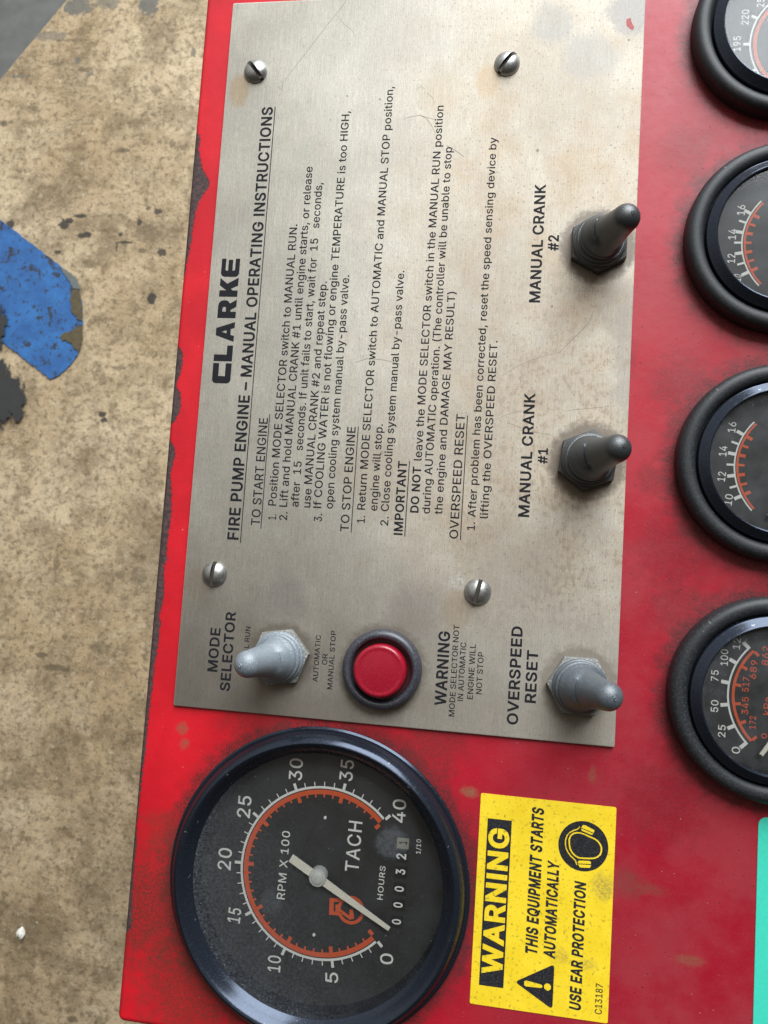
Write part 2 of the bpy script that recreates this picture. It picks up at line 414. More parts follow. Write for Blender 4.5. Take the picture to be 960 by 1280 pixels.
def lens_tach():
    M, m2, d, df = mat_lens("tachometer_glass", .16, .02)
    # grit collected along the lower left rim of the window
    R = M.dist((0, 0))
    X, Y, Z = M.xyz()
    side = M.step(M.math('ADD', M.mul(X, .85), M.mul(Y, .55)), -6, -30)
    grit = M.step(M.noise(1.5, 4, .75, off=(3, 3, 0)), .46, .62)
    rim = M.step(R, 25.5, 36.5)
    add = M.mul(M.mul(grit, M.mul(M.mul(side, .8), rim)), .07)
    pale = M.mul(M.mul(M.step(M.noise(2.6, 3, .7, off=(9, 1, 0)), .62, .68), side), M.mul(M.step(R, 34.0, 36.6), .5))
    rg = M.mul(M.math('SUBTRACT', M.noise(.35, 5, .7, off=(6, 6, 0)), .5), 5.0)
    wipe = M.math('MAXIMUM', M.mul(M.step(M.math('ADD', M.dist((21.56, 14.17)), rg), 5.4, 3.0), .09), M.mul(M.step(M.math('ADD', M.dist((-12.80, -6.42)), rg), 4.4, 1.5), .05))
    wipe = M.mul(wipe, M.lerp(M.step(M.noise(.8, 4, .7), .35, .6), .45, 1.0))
    lit_veil = M.mul(M.mul(M.step(M.math('ADD', M.mul(X, .85), M.mul(Y, .55)), 16, -34), M.step(M.noise(1.1, 6, .78, off=(1, 7, 0)), .25, .75)), .085)  # paler lower left: light falling on the dial, painted into the glass film
    add = M.math('ADD', add, lit_veil)
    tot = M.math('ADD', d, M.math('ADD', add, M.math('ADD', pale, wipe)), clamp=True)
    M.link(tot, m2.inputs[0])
    return M.m

CHIPS_PX = [(0,0),(165,0),(170,6),(185,4),(200,8),(215,12),(224,20),(235,21),(245,13),(260,8),(280,6),(300,5),(315,4),(340,1),(360,0),(428,0),(437,6),(450,8),(470,6),(481,1),(490,8),(510,10),(526,5),(531,0),(549,0),(556,7),(570,8),(590,5),(620,8),(640,10),(660,9),(690,8),(700,11),(704,6),(720,8),(745,9),(760,8),(772,5),(776,8),(800,8),(830,6),(860,5),(900,4),(940,4),(960,3),(1000,2),(1030,1),(1060,3),(1080,2),(1120,3),(1160,6),(1166,0),(1280,0)]
def edge_px_to_y(py):          # the folded edge measured down the photograph, in mm on the panel
    return ((-1.67896e-09 * py + 2.38757e-05) * py + -0.282207) * py + 230.381
CHIPS = sorted(((edge_px_to_y(p) + 110.0) / 360.0, w * .29 / 10.0 + (.06 if w else (.03 if 160 < p < 350 or p > 430 else -.06))) for p, w in CHIPS_PX)
STICKER = (94.6, -74.6)

STAIN_AT = (-605.08, 250.07)
STAIN_BLOBS = [((-607.92, 253.42), 32, 42, 0), ((-592.06, 265.37), 22, 20, 0), ((-580.38, 248.60), 17, 20, 0), ((-573.50, 230.62), 8, 12, 0), ((-607.55, 293.64), 9, 13, 0), ((-620.29, 351.23), 14, 33, 0)]
STAIN_BLOBS = [((p[0] - STAIN_AT[0], p[1] - STAIN_AT[1]), a, b, c) for p, a, b, c in STAIN_BLOBS]

MAT = dict(
    steel=mat_steel(), red=mat_red(), floor=mat_floor(), grey_floor=mat_grey_floor(), blue=mat_blue(),
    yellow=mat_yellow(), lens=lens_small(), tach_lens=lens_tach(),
    ink=simple("black_ink", (.010, .010, .013), .7, spec=.15, grain=.2),
    vinyl_black=simple("black_vinyl_print", (.012, .012, .015), .6, spec=.2, dust=.16, scale=1.2),
    navy=simple("glossy_dark_bezel", (.024, .030, .044), .19, metal=.65, spec=.35, grain=.15, dust=.22, dust_col=(.075, .08, .09), scale=.9, scuff=.55),
    ring=simple("dull_black_ring", (.010, .011, .013), .50, spec=.4, dust=.42, dust_col=(.080, .092, .105), scale=.8, bump=.06, scuff=.25),
    face=simple("dial_black", (.020, .020, .019), .6, dust=.10, scale=1.6),
    white=simple("dial_white_print", (.80, .80, .75), .6, grain=.06),
    cream=simple("needle_cream", (.82, .79, .66), .5, dust=.25, scale=2.0),
    orange=simple("dial_orange_print", (.70, .10, .022), .6),
    hub=simple("hub_grey_plastic", (.60, .61, .57), .35, dust=.2),
    rubber=simple("shaded_grey_rubber", (.026, .029, .031), .36, spec=.7, dust=.16, dust_col=(.11, .115, .115), scale=1.1, bump=.08),  # boots in shade: the shading is put into the rubber colour
    rubber_lit=simple("lit_grey_rubber", (.15, .175, .20), .30, spec=.85, dust=.55, dust_col=(.36, .38, .40), scale=.9, bump=.14),  # same rubber for the better lit boot, brightness put into the colour
    rubber_half_lit=simple("half_lit_grey_rubber", (.065, .078, .090), .31, spec=.75, dust=.42, dust_col=(.24, .26, .28), scale=1.1, bump=.09),  # same rubber again, colour set between the lit and shaded boots
    nut=simple("blackened_nut", (.035, .034, .034), .5, metal=.3, dust=.5, dust_col=(.25, .24, .22), scale=1.0, bump=.1),
    nut_white=simple("chalky_zinc_nut", (.20, .20, .19), .5, metal=.4, dust=.9, dust_col=(.58, .58, .55), scale=.75, bump=.35),
    screw=simple("zinc_screw", (.40, .40, .39), .36, metal=.9, grain=.4, dust=.45, dust_col=(.20, .17, .12), scale=1.4),
    slot=simple("dirty_slot", (.040, .030, .022), .8),
    cap=simple("red_plastic_cap", (.25, .0015, .014), .25, dust=.22, dust_col=(.30, .07, .09), scale=1.3),
    cap_well=simple("dark_red_well", (.060, .004, .006), .5),
    collar=simple("grey_plastic_collar", (.030, .031, .040), .34, dust=.45, dust_col=(.17, .165, .18), scale=1.0, bump=.06),
    green=simple("mint_green_label", (.04, .52, .385), .5, grain=.10, dust=.25, dust_col=(.04, .22, .18), scale=.8),
    drum=simple("ivory_counter_drum", (.26, .25, .19), .6),
    window=simple("counter_window_black", (.010, .010, .010), .5),
    olive=simple("worn_through_patch", (.095, .072, .032), .8, grain=.45, dust=.5, dust_col=(.035, .030, .02), scale=.12),
    scuff=simple("grey_scuffed_edge", (.13, .14, .13), .8, grain=.3, scale=.05),
    stain=mat_stain(),
    pebble=simple("white_paint_crumb", (.78, .74, .66), .8, scale=.3, bump=.5),
    scratch=simple("dark_scratch", (.22, .185, .14), .6),
    redchip=simple("red_paint_fleck", (.33, .03, .03), .6),
)

# ------------------------------------------------------------------ object helpers
def obj(name, bm, mat, parent=None, loc=(0, 0, 0), smooth=None):
    me = bpy.data.meshes.new(name)
    bmesh.ops.recalc_face_normals(bm, faces=bm.faces) if smooth is not False else None
    bm.to_mesh(me); bm.free()
    for m in (mat if isinstance(mat, list) else [mat]): me.materials.append(m)
    o = bpy.data.objects.new(name, me)
    COL.objects.link(o)
    o.location = [v * MM for v in loc]
    if parent: o.parent = parent
    if smooth:
        me.shade_smooth()
        me.set_sharp_from_angle(angle=math.radians(smooth))
    return o

def thing(name, label, cat, loc=(0, 0, 0), group=None):
    o = bpy.data.objects.new(name, None)
    o.empty_display_size = .01
    COL.objects.link(o)
    o.location = [v * MM for v in loc]
    return tag(o, label, cat, group)

def tag(o, label, cat, group=None, kind=None):
    if label: o['label'] = label
    if cat: o['category'] = cat
    if group: o['group'] = group
    if kind: o['kind'] = kind
    return o

def V(x, y, z): return Vector((x * MM, y * MM, z * MM))

def add_lathe(bm, prof, c=(0, 0), seg=96, close_top=False, close_bottom=False):
    rings = []
    for r, z in prof:
        if r < 1e-6: rings.append([bm.verts.new(V(c[0], c[1], z))])
        else: rings.append([bm.verts.new(V(c[0] + r * math.cos(2*math.pi*i/seg), c[1] + r * math.sin(2*math.pi*i/seg), z)) for i in range(seg)])
    for a, b in zip(rings, rings[1:]):
        for i in range(seg):
            j = (i + 1) % seg
            if len(a) == 1: bm.faces.new((a[0], b[j], b[i]))
            elif len(b) == 1: bm.faces.new((a[i], a[j], b[0]))
            else: bm.faces.new((a[i], a[j], b[j], b[i]))
    return bm

def lathe(prof, c=(0, 0), seg=96): return add_lathe(bmesh.new(), prof, c, seg)

def add_poly(bm, loops, z):
    """flat sheet from an outline and holes"""
    polys = [[Vector((p[0], p[1], 0)) for p in l] for l in loops]
    flat = [p for l in polys for p in l]
    vs = [bm.verts.new(V(p.x, p.y, z)) for p in flat]
    for t in tessellate_polygon(polys):
        try:
            f = bm.faces.new([vs[i] for i in t])
            f.normal_update()
            if f.normal.z < 0: f.normal_flip()
        except ValueError: pass
    return bm

def add_prism(bm, pts, z0, z1, bevel=0.0):
    """closed block from an outline, top edge softened"""
    n = len(pts)
    b = [bm.verts.new(V(x, y, z0)) for x, y in pts]
    t = [bm.verts.new(V(x, y, z1)) for x, y in pts]
    for i in range(n):
        j = (i + 1) % n
        bm.faces.new((b[i], b[j], t[j], t[i]))
    top = bm.faces.new(t)
    bm.faces.new(b[::-1])
    if bevel:
        bmesh.ops.bevel(bm, geom=list(top.edges), offset=bevel * MM, segments=2, profile=.5, affect='EDGES')
    return bm

def arc_strip(bm, c, r0, r1, a0, a1, z, n=64):
    p = []
    for i in range(n + 1):
        a = math.radians(a0 + (a1 - a0) * i / n)
        p.append((bm.verts.new(V(c[0] + r0*math.cos(a), c[1] + r0*math.sin(a), z)), bm.verts.new(V(c[0] + r1*math.cos(a), c[1] + r1*math.sin(a), z))))
    for q, w in zip(p, p[1:]): bm.faces.new((q[0], q[1], w[1], w[0]))

def tick(bm, c, r0, r1, a, w, z):
    a = math.radians(a); u = Vector((math.cos(a), math.sin(a))); v = Vector((-u.y, u.x)) * w / 2
    C = Vector(c)
    q = [C + u*r0 - v, C + u*r1 - v, C + u*r1 + v, C + u*r0 + v]
    bm.faces.new([bm.verts.new(V(p.x, p.y, z)) for p in q])

def stroke(bm, pts, w, z, taper=True):
    """thin flat line along a path"""
    P = [Vector(p) for p in pts]
    L, R = [], []
    n = len(P)
    for i, p in enumerate(P):
        d = (P[min(i+1, n-1)] - P[max(i-1, 0)]).normalized()
        s = Vector((-d.y, d.x)) * w / 2 * ((.35 + .65 * math.sin(math.pi * (i + .5) / n)) if taper else 1)
        L.append(bm.verts.new(V(*(p + s), z))); R.append(bm.verts.new(V(*(p - s), z)))
    for i in range(n - 1): bm.faces.new((R[i], R[i+1], L[i+1], L[i]))

# ------------------------------------------------------------------ lettering: outlines of a plain grotesque alphabet
DIGITS = "!#$%&()*+,-./0123456789:;<=>?@ABCDEFGHIJKLMNOPQRSTUVWXYZ[]^_`abcdefghijklmnopqrstuvwxyz{|}~"
CAP = 0.5087
GLYPHS = {
  'regular': {
    'A': (0.4909, '*o)a)7)a)X*b*$,-*M*b +.(s+a&?,Z&?*P-*)T-*&L&?(G&?(z(s'),
    'B': (0.4673, '*S*g*!*[(r*[(r,<*$,<*N,6*j,&*y+l+!+O*|+9*s+$*f*r ,%)@+u)a+c){+J*2+1*?+(*@+D*M+f*s+o+1+r+Q+n+x+`,>+H,[+(,s*Y-$*&-*&|-*&|&?*-&?*f&C+6&R+Y&i+s(+,$(N,*(u +0(X*|(B*](3*+(-(r(-(r)q*.)q*K)n*e)e*x)V+*)E+3)0+6(v'),
    'C': (0.5213, ',e)9+o)9+Y(c+;(D*p(0*A())s(/)M(?).(Z(q)$(b)U([*4(b*o(q+D)-+j)M,))s,:*A,@*p,9+;,$+Y+c+o+/,d+/,W+`,G,%,1,D+s,^+T,r+1-$*A-1)]-))!,l(N,B(++i&p+%&h*4&p)B(+([(N(%)!&Y)]&@*A&8*i&;+3&D+T&S+s&h,2($,G(C,W(f'),
    'D': (0.5134, '&|&?)m&?*[&G+>&`+a&x+}(:,8(a,O)D,V*5,O+%,8+f+~,/+b,M+@,f*_,~)s-*&|-* *G,6*s,$+7+f+O+A+^*m+c*5+^)Y+O))+7(`*q(D*D(3)i(-(r(-(r,<)o,<'),
    'E': (0.4298, '(r,<+W,<+W-*&|-*&|&?+Z&?+Z(-(r(-(r)o+F)o+F*](r*]'),
    'F': (0.4212, '(r,<+T,<+T-*&|-*&|&?(r&?(r)g+=)g+=*T(r*T'),
    'G': (0.5315, '+a(l+K(O+0(:*j(-*C())t(/)M(?).(Z(q)$(b)U([*4(b*o(q+D)-+k)L,))r,:*?,@*o,8+:,$+W+`+o+0,e+0,Y+_,H,#,3,B+t,[+U,q+2-$*h-.*?-1)Z-)(~,l(M,B(*+i&o+%&h*4&o)B(*(](N(&(~&Y)]&@*C&8+!&?+X&S,)&t,J(C,`(x,g)Y,g*>*I*>*I)P+r)P+n)3'),
    'H': (0.5281, '+[*`(r*`(r-*&|-*&|&?(r&?(r)r+[)r+[&?,Q&?,Q-*+[-*'),
    'I': (0.2012, '&~&?(u&?(u-*&~-*'),
    'J': (0.4076, '*>-**>)!*8(W*((<)k(,)J(%))(,(m(<(](W(V)!(V)F&a)F&a(~&f(N&u(&(1&c(R&K(z&=)J&8)w&=*A&K*c&c*|(&+/(N+3(~+3-*'),
    'K': (0.4779, '(r&?(r)7)V)z+K&?,O&@*3*V,O-(+C-*)9*k(q*@(r-*&|-*&|&?'),
    'L': (0.4042, '(r-*&|-*&|&?+L&?+L(-(r(-'),
    'M': (0.6394, ',q&?-f&?-f-*,W-*+))2*r(O*R)O).-*&|-*&|&?(o&?(n+[)4*V*O&?+6&?,r+Z'),
    'N': (0.5346, '+Z&?,W&?,W-*+c-*+c).+e(`+9)L(y-*&|-*&|&?(r&?(q+!(n+j)T*T'),
    'O': (0.5445, '(b*o(q+D).+k)M,*)s,:*A,@*k,:+4,*+T+k+m+E+}*o,%*4+})U+m)#+T(Z+4(?*k(/*A())s(/)M(?).(Z(q)$(b)U([*4 ,v*4,o+%,W+i,3,B+`,l+%-)*A-1)]-))!,l(O,B(++i&p+%&h*4&p)B(+([(O(%)!&Y)]&@*A&8+%&@+`&Y,3(%,W([,o)B'),
    'P': (0.4557, '*A*4){*0(r*0(r,<)z,<*@,9*[,0*o+}*}+j+)+Q+++7+)*x*}*a*o*L*[*= )})C*Y)H++)Y+O)u+i*;+x*e+}+7+x+e+i,2+O,T++,o*Y-#)}-*&|-*&|&?(r&?(r)C'),
    'Q': (0.5445, '+T+k+m+E+}*o,%*4+})U+m)#+T(Z+J(Q*t)8)y)7*i(.*A())s(/)M(?).(Z(q)$(b)U([*4(b*o(q+D).+k)M,*)s,:*A,@*k,:+4,* )!,l(O,B(++i&p+%&h*4&p)B(+([(O(%)!&Y)]&@*A&8+%&@+=&J+i%k,c%l+y&o,3(%,W([,o)B,v*4,o+%,W+i,3,B+`,l+%-)*A-1)]-)'),
    'R': (0.4602, '*A*@)|*=(r*=(r,<){,<*A,9*],1*p,!*~+m+)+U+,+;+)*}*~*g*q*U*^*H +y*j+}+;+y+i+i,5+P,W+,,q*Z-$)~-*&|-*&|&?(r&?(r)O*()O+7&?,9&?*|)`+,)d+P)|+i*A'),
    'S': (0.4578, '+%+M+w+M+n+~+[,F+?,c*v,z*K-,)u-1)C-,(t,z(M,c(0,E&z+{&t+O&x+.((*l(<*Q(i*3)G)y*))h*Z)W*})?+))/+-(x+((b*z(M*i(<*Q(/*6(()r($):(/)#(:(n(I(c(^(Z(~&d(~&n(I($(!(B&a(j&I);&;)r&6*N&;*}&K+H&d+e((+w(M+|(x+y)>+n)[+G***r*E)h*d)>*r(v+/(l+>(h+S(k+g(u+y)&,-);,9)U,@)s,C*?,=*`,.*v+t'),
    'T': (0.4598, '&`,<)J,<)J&?*?&?*?,<,),<,)-*&`-*'),
    'U': (0.5284, '+:(I*~(7*_(,*9(()p(,)P(7)7(I)$(b(u)!(q)C(q-*&|-*&|)>(%(g(:(8(X&m)&&O)Z&=*9&7*t&=+J&O+u&m,8(8,K(g,Q)>,Q-*+]-*+])C+X)!+M(b'),
    'V': (0.4909, '*&(<)Y)c(F-*&L-*)W&?*R&?,Z-*+a-**9(y'),
    'W': (0.6974, ',V)W+^-**c-*)])#)R(R)<)W(D-*&M-*)%&?)~&?*}*x+2+d+C*x,A&?-=&?.s-*-{-*,w)#,m(R'),
    'X': (0.4854, '+U&?,V&@*P*=,L-)+M-**?+H*!*v)e+H(X-*&V-))S*:&K&@(K&?)N(j*!)[*;)2'),
    'Y': (0.483, ')X+7(K-*&I-*)T)`)T&?*J&?*J)`,U-*+T-**G+7***`)~*M)w*_'),
    'Z': (0.4496, '+s(-(p(,)A(i+q,L+q-*&h-*&h,<*j,=*@+b&j&x&j&?+s&?'),
    'a': (0.4004, ')l&@*8&Z*C&k*C&?+4&?+4*1+0*Z+#*{*o+7*X+J*&+_)S+d(p+Z(P+N(6+;&z*~&e*T(S*?(i*^))*q)U*z)~*r*:*[*B*6*@*-*;*()z)})B)v(h)m(6)Y&})J&l)6&b(y&^(X&c(3&q&q(+&W(G&E(i&:)1&6 )z)9*<)?*B)B*B(x*>(b*6(M*((<)r(.)Y($);&}(r(((Y(9(P(V(S(f(Y(r(v)()A)1'),
    'b': (0.4356, ')7*h)O*t)n*y*0*t*I*g*]*S*k*8*t)t*w)N*t))*k(e*](I*H(4*0(&)n(!)O(&)8(4)!(G(r(c(i)((f)N(i)v(q*:)!*T +:+,*t+K*J+^)w+d)T+a)8+W(p+;(g+.(g-*&u-*&u&?(e&?(e&r(q&a)9&D)U&:)w&7*J&=*t&P+;&p+T(=+e(p+j)N+e*-+T*_'),
    'c': (0.4069, '*=&>*n&U+7&{+Q(W*b(k*S(I*@(4*%(()a&~)A(&)&(4(p(J(`(e(W))(T)L(W)q(`*5(p*P)&*g)A*t)a*y*%*t*?*h*Q*R*b*3+Q*F+6*~*m+F*<+])a+d).+^(^+J(8+*&y*^&h*+&b)L&h(p&y(=(8&q(^&P).&=)a&7'),
    'd': (0.4356, ')&*g)@*t)_*y)}*t*8*h*L*T*[*:*d)v*g)N*d)(*Z(c*K(G*8(4)|(&)_(!)@(&)&(4(p(I(a(e(W))(T)N(W)t(`*8(o*S *7+W)x+a)U+d)%+^(X+K(5+,&x*_&g*-&b)N&g(p&x(=(5&p(W&P)%&=)T&7)w&:*6&D*[&a*h&r*h&?+W&?+W-**f-**f+,*[+;'),
    'e': (0.4151, '),(0(s(A(b(Z(X(z(V)2+V)2+V)S+S*)+H*S+7*v*|+6*a+K*B+Y)_+d),+^([+I(7+)&x*]&g**&b)L&h(o&y(=(8&q(^&P)0&=)f&7*0&:*T&D*r&S+0&i+C(&+S(M*e(_*M(;*1())f&~)F(% *Y*@*b)~*c)t(V)w(W*$(a*@(p*W)(*i)@*u)_*y)}*u*8*j*K*W'),
    'f': (0.2649, ')*,9)1,F)?,N)T,R)g,P)z,J*3-3)q-<)L-?(q-4(X-#(E,k(8,O(5,0(5+_&E+_&E*v(5*v(5&?)&&?)&*v)~*v)~+_)&+_)&,!'),
    'g': (0.4363, '+@%C+R%k+W&>+W+_*h+_*h++*]+;*7+W)x+b)U+d)&+^(X+K(6+,&x*_&g*.&b)P&g(s&x(B(6&w(Y&[)&&I)T&D)w&G*6&P*[&k*f&z*f&A*c&&*Y%m*K%^*-%N)a%I).%R(l%g(S&(&o%`(9%.(p$j)8$b)a$_*2$c*]$o+#%& *d)x*g)R*d),*[(i*M(P*9(>)}(3)_(/)?(3)&(?(o(Q(a(k(W).(T)R(W)u(a*9(p*S)&*h)?*t)_*y)}*t*9*h*M*T*[*;'),
    'h': (0.4212, '*V&?+H&?+H*%+D*U+7*|*~+>*b+S*@+`)u+d)J+_)#+L(g+1(g-*&u-*&u&?(g&?(g)u(j*5(r*M)#*`)6*m)K*u)d*x*)*r*A*a*P*F*V)|'),
    'i': (0.1778, '(e,A(p,Q(s,d(p,w(e-+(S-6(@-9(,-6&x-+&l,w&i,d&m,Q&x,A(,,6(@,3(S,6 &u+_&u&?(g&?(g+_'),
    'j': (0.1778, '&w,A(,,6(?,3(S,6(e,A(p,Q(s,d(p,w(e-+(S-6(?-9(,-6&w-+&l,w&i,d&l,Q &r%p&j%`&^%W&H%S&5%S&5$g&K$g&o$k(1$v(H%+(Y%D(d%b(g&)(g+_&u+_&u&*'),
    'k': (0.3919, '+R+]*O+_(g)r(g-*&u-*&u&?(g&?(g(x)*)8*X&?+^&@)e)j'),
    'l': (0.2003, '&u(?&z&t(0&U(N&B(x&=)4&>)P&D)A(+)!(((r(*(l(.(g(P(g-*&u-*'),
    'm': (0.621, ')X*y)t*u*-*h*;*S*@*9*@&?+2&?+2*,+;*T+V*p+i*w,!*y,=*u,T*j,c*T,i*3,i&?-Z&?-Z*5-V*a-I+&-5+C,v+V,V+c,5+f+U+Z+%+8*u+#*s+**[+J*:+`)m+f):+Z(k+:(e+1(e+_&u+_&u&?(g&?(g*#(j*>(r*S)!*d)2*p'),
    'n': (0.4209, '*V&?+H&?+H*%+D*U+7*|*~+>*b+S*@+`)u+d)J+_)#+L(e+.(e+_&u+_&u&?(g&?(g)u(j*5(r*M)#*`)6*m)K*u)d*x*)*r*A*a*P*F*V)|'),
    'o': (0.4264, '(W)q(`*5(p*P)&*g)A*t)a*y*$*t*?*g*S*P*b*5*k)q*n)L*k))*c(e*S(J*?(4*$(&)a&~)A(&)&(4(p(J(`(e(W))(T)L +a)L+[*++I*^+.+**f+J*8+^)a+d).+^(^+J(8+*&y*^&h*+&b)L&h(p&y(=(8&q(^&P).&=)a&7*8&=*f&P+.&q+I(=+[(p'),
    'p': (0.4356, ')7*h)O*t)n*y*0*t*I*g*]*S*k*8*t)t*w)N*t))*k(e*](I*H(4*0(&)n(!)O(&)8(4)!(G(r(c(i)((f)N(i)v(q*:)!*T *t&P+;&p+T(=+e(p+j)N+e*-+T*_+:+,*t+K*J+^)w+d)T+a)8+W(p+;(e++(e+_&u+_&u$g(g$g(g&p(q&a):&D)U&:)w&7*J&='),
    'q': (0.4356, ')&*g)@*t)_*y)}*t*8*h*L*T*[*:*d)v*g)N*d)(*Z(c*K(G*8(4)|(&)_(!)@(&)&(4(p(I(a(e(W))(T)N(W)t(`*8(o*S )%+^(X+K(5+,&x*_&g*-&b)N&g(p&x(=(5&p(W&P)%&=)T&7)w&:*6&D*[&a*f&p*f$g+W$g+W+_*h+_*h+**[+;*7+W)x+a)U+d'),
    'r': (0.2703, '(j*:(r*N)!*^)4*k)I*r)a*u*1*p*1+d)g+e)D+`)$+Q(i+;(e+5(e+_&u+_&u&?(g&?(g*!'),
    's': (0.3762, ')/*x)L*|)k*w*#*m*1*]*>*B++*S*i+3*R+G*7+V)r+a)L+d)#+a(]+T(>+C(%+,&s*j&o*H&u)|(.)[(P)D)#)3)d)#)|(y*.(o*7(c*:(S*5(A*$(1)i(%)F&}))($(n(/(](?(O(a&b(P&n(((#&i(;&R(Y&B(}&:)G&7)r&:*=&F*^&Y*v&r+)(5+.(W+((~*o)B*M)Z)y)k)@)y(n*0(e*;(b*K(f*^(u*m'),
    't': (0.2386, '(s+_(s,`($,`($+_&E+_&E*v($*v($(H(,&y(B&V(g&A)9&;)R&<)p&C)b(+);(%)*()({(/(u(:(s(N(s*v)f*v)f+_'),
    'u': (0.4212, '*S(i*J(Q*<(?*+(1)r())Y(%)8(,(|(=(l(X(g(~(g+_&u+_&u(x&y(I(*(!(?&a([&K(}&>)G&:)r&?*<&Q*X&p*X&?+H&?+H+_*V+_*V)*'),
    'v': (0.4004, ')>)/(F+_&L+_)/&?)z&?+Z+_*b+_)j)/)T(E'),
    'w': (0.5783, '-Q+_,Z+_+i(S+M)j*y+_*,+_)W)j);(Q)3(x(I+_&S+_(q&?)_&?*E)q*R*I*n);+E&?,3&?'),
    'x': (0.3898, ')r(=*Q&?+O&@)y)Q+I+^*L+_)t*m)P*/(T+_&V+^)%)T&N&@(K&?),(=)N(x'),
    'y': (0.4004, ')H%2)e%f+Z+_*b+_)j)/)T(F)>)/(F+_&L+_)+&F(}&%(i%_(R%Q(!%U&m$m(,$g(G$e({$n'),
    'z': (0.3915, '*%*r&j&y&j&?+6&?+6(,(x(,+0+!+0+_&p+_&p*r'),
    '0': (0.4643, '(f*p(p+F)#+m)9,-)T,=)u,D*8,=*S,-*i+m*y+F+&*p++*4+&)T*y)!*i(W*S(<*8(,)u(%)T(,)9(<)#(W(p)!(f)T(b*4 +y*4+t+%+d+j+H,D+!,k*P-))u-1)<-)(j,k(D,D()+j&u+%&p*4&u)B()(Z(D($(j&Y)<&@)u&8*P&@+!&Y+I($+d(Z+t)B'),
    '1': (0.4643, '*R(+*R-*)T-*(:,/(;+3)^,2)^(+(0(+(0&?+k&?+k(+'),
    '2': (0.4643, '(++s($+=(s+=(w+`)!+u)0,+)A,8)W,A)r,D*D,:*V,.*d+{*l+g*o+N*f+$*J*U(#&z(#&?+i&?+i(-):(-*G)@+2*4+V*r+a+O+[+y+K,A+2,a*m,y*D-,)s-1)E-,(x,x(U,`(;,>'),
    '3': (0.4643, '+T(*+g(Q+m(~+g)M+U)t+8*9*n*Q*?*_)}*`+W,J+W-*(*-*(*,<*H,<)%*e)%*%)Z*%*%)~*E)u*[)e*l)Q*u);*x(~*t(c*k(M*Z(<*F(1)m(%)9(/)%(:(q(H(h(Z(`(y&j(y&t(D(,&|(I&`(o&J)<&<)l&8*B&=*p&L+8&f'),
    '4': (0.4643, '+:)<+:*}*H*}*H)<(f)<*|-**(-*&h)1&h(M*H(M*H&?+:&?+:(M,$(M,$)<'),
    '5': (0.4643, '+h)Y+^)|+N*>+:*X*}*p*`+!*?+-)w+1)@+((}*r)/,<+Q,<+Q-*(E-*(%*,(o*#);*:)l*C*,*?*E*5*Y*#*j)k*s)P*w)3*s(r*j(X*Z(D*F(3*.())o(%)B(/(}(J(t([(m(w&{(w(%(F(8(!(S&b(u&K)A&=)o&8*D&>*p&O+8&k+S(4+e(`+k)4'),
    '6': (0.4643, ')Y*4)t*7*2*4*I***[)x*j)c*s)J*v).*s(o*j(U*[(@*I(2*2(()t(#)Y(()C(2)0(A(~(V(u(o(r)/(u)K(~)d)0)w)C*+ *w*e*N*t)}*y)W*s++-)*.-*(o+3(5*((()Z(#)3()(^(9(2(S&j(w&O)E&>)t&8*G&=*q&N+8&i+R(1+d(Z+i).+d)]+T**+;*K'),
    '7': (0.4643, '&~-*&~,<*o,<(@&?);&?+k,?+k-*'),
    '8': (0.4643, '(/,!(*+W(0+/(B*f(_*I(r*A(g*=(L*-(7)s(%)X&w)9&t(t&y(J(/($(L&c(r&K)A&=)t&8*K&=*w&K+@&c+]($+o(J+u(t+q)9+f)W+U)s+?*-+$*=*v*A+-*I+I*f+[+/+b+W+],!+K,F+1,d*m,z*E-,)t-1)G-,({,z(Y,d(?,F *W,/*d+|*k+i*n+S*k+<*c+)*V*v*E*k)t*a)F*k)5*v))+)(}+<(z+S(}+i))+|)5,/)E,:)t,D*F,9 +#(x*|(`*s(L*e(<*P(/*6(()t($)U(();(/)&(<(u(L(l(`(h(x(l)4(v)J)))[)>)j)W)r)t)u*4)r*M)j*c)[*r)J*|)4'),
    '9': (0.4643, '*2*5)t*1)Z*5)C*>)1*N(~*b(v*{(r+;(v+V(~+o)1,()C,7)Z,A)t,D*2,A*I,7*[,(*j+o*s+V*v+9*s*z*j*b*[*L*I*> (r)a)>)P)l)L*4)R(a&@)^&?*y)5+W*A+e*j+i+6+d+g+R,6+8,Z*q,v*G-+)t-1)E-+(x,v(T,[(:,8()+k(#+;((*h(8*?(P)y'),
    '.': (0.199, '&r&q&u&]($&J(7&>(K&;(a&>(s&J)!&])%&q)!(*(s(;(a(F(K(K(7(F($(;&u(*'),
    ',': (0.199, ')$(;()(;&e%!(F%!'),
    '#': (0.4513, '*6(q){&?*d&?*{(q+j(q+v)Y+*)Y+;*k,,*k,6+S+F+S+^-**v-**_+S)I+S)a-*(y-*(b+S&r+S&f*k(V*k(E)Y&S)Y&G(q(9(q(!&?(g&?(~(q *A)Y)-)Y)>*k*S*k'),
    '(': (0.2843, '*.-H)=-H(i,<(I*|(=)a(C(o(S&}(q&/)=%:*.%:)U&Z)9(a)0)a):*o)X,)'),
    ')': (0.2843, '(T*o(_)a(U(b(:&]&a%:(R%:(z&.):&{)K(n)Q)a)F*{)&,<(R-H&a-H(6,)'),
    '-': (0.4643, '(V)E+4)E+4*2(V*2'),
    '–': (0.3608, '&?)E+A)E+A*2&?*2'),
    '/': (0.2604, '&K%N(9%N*+-B)=-B'),
    "'": (0.2174, '(}-*(*-*(2*m(u*m'),
    ' ': (0.1974, ''),
  },
  'bold': {
    'A': (0.5091, '*])n)I)n*$+Z*A*^ +#(f+W&2,n&2*Y-7)K-7&9&2(P&2)&(f'),
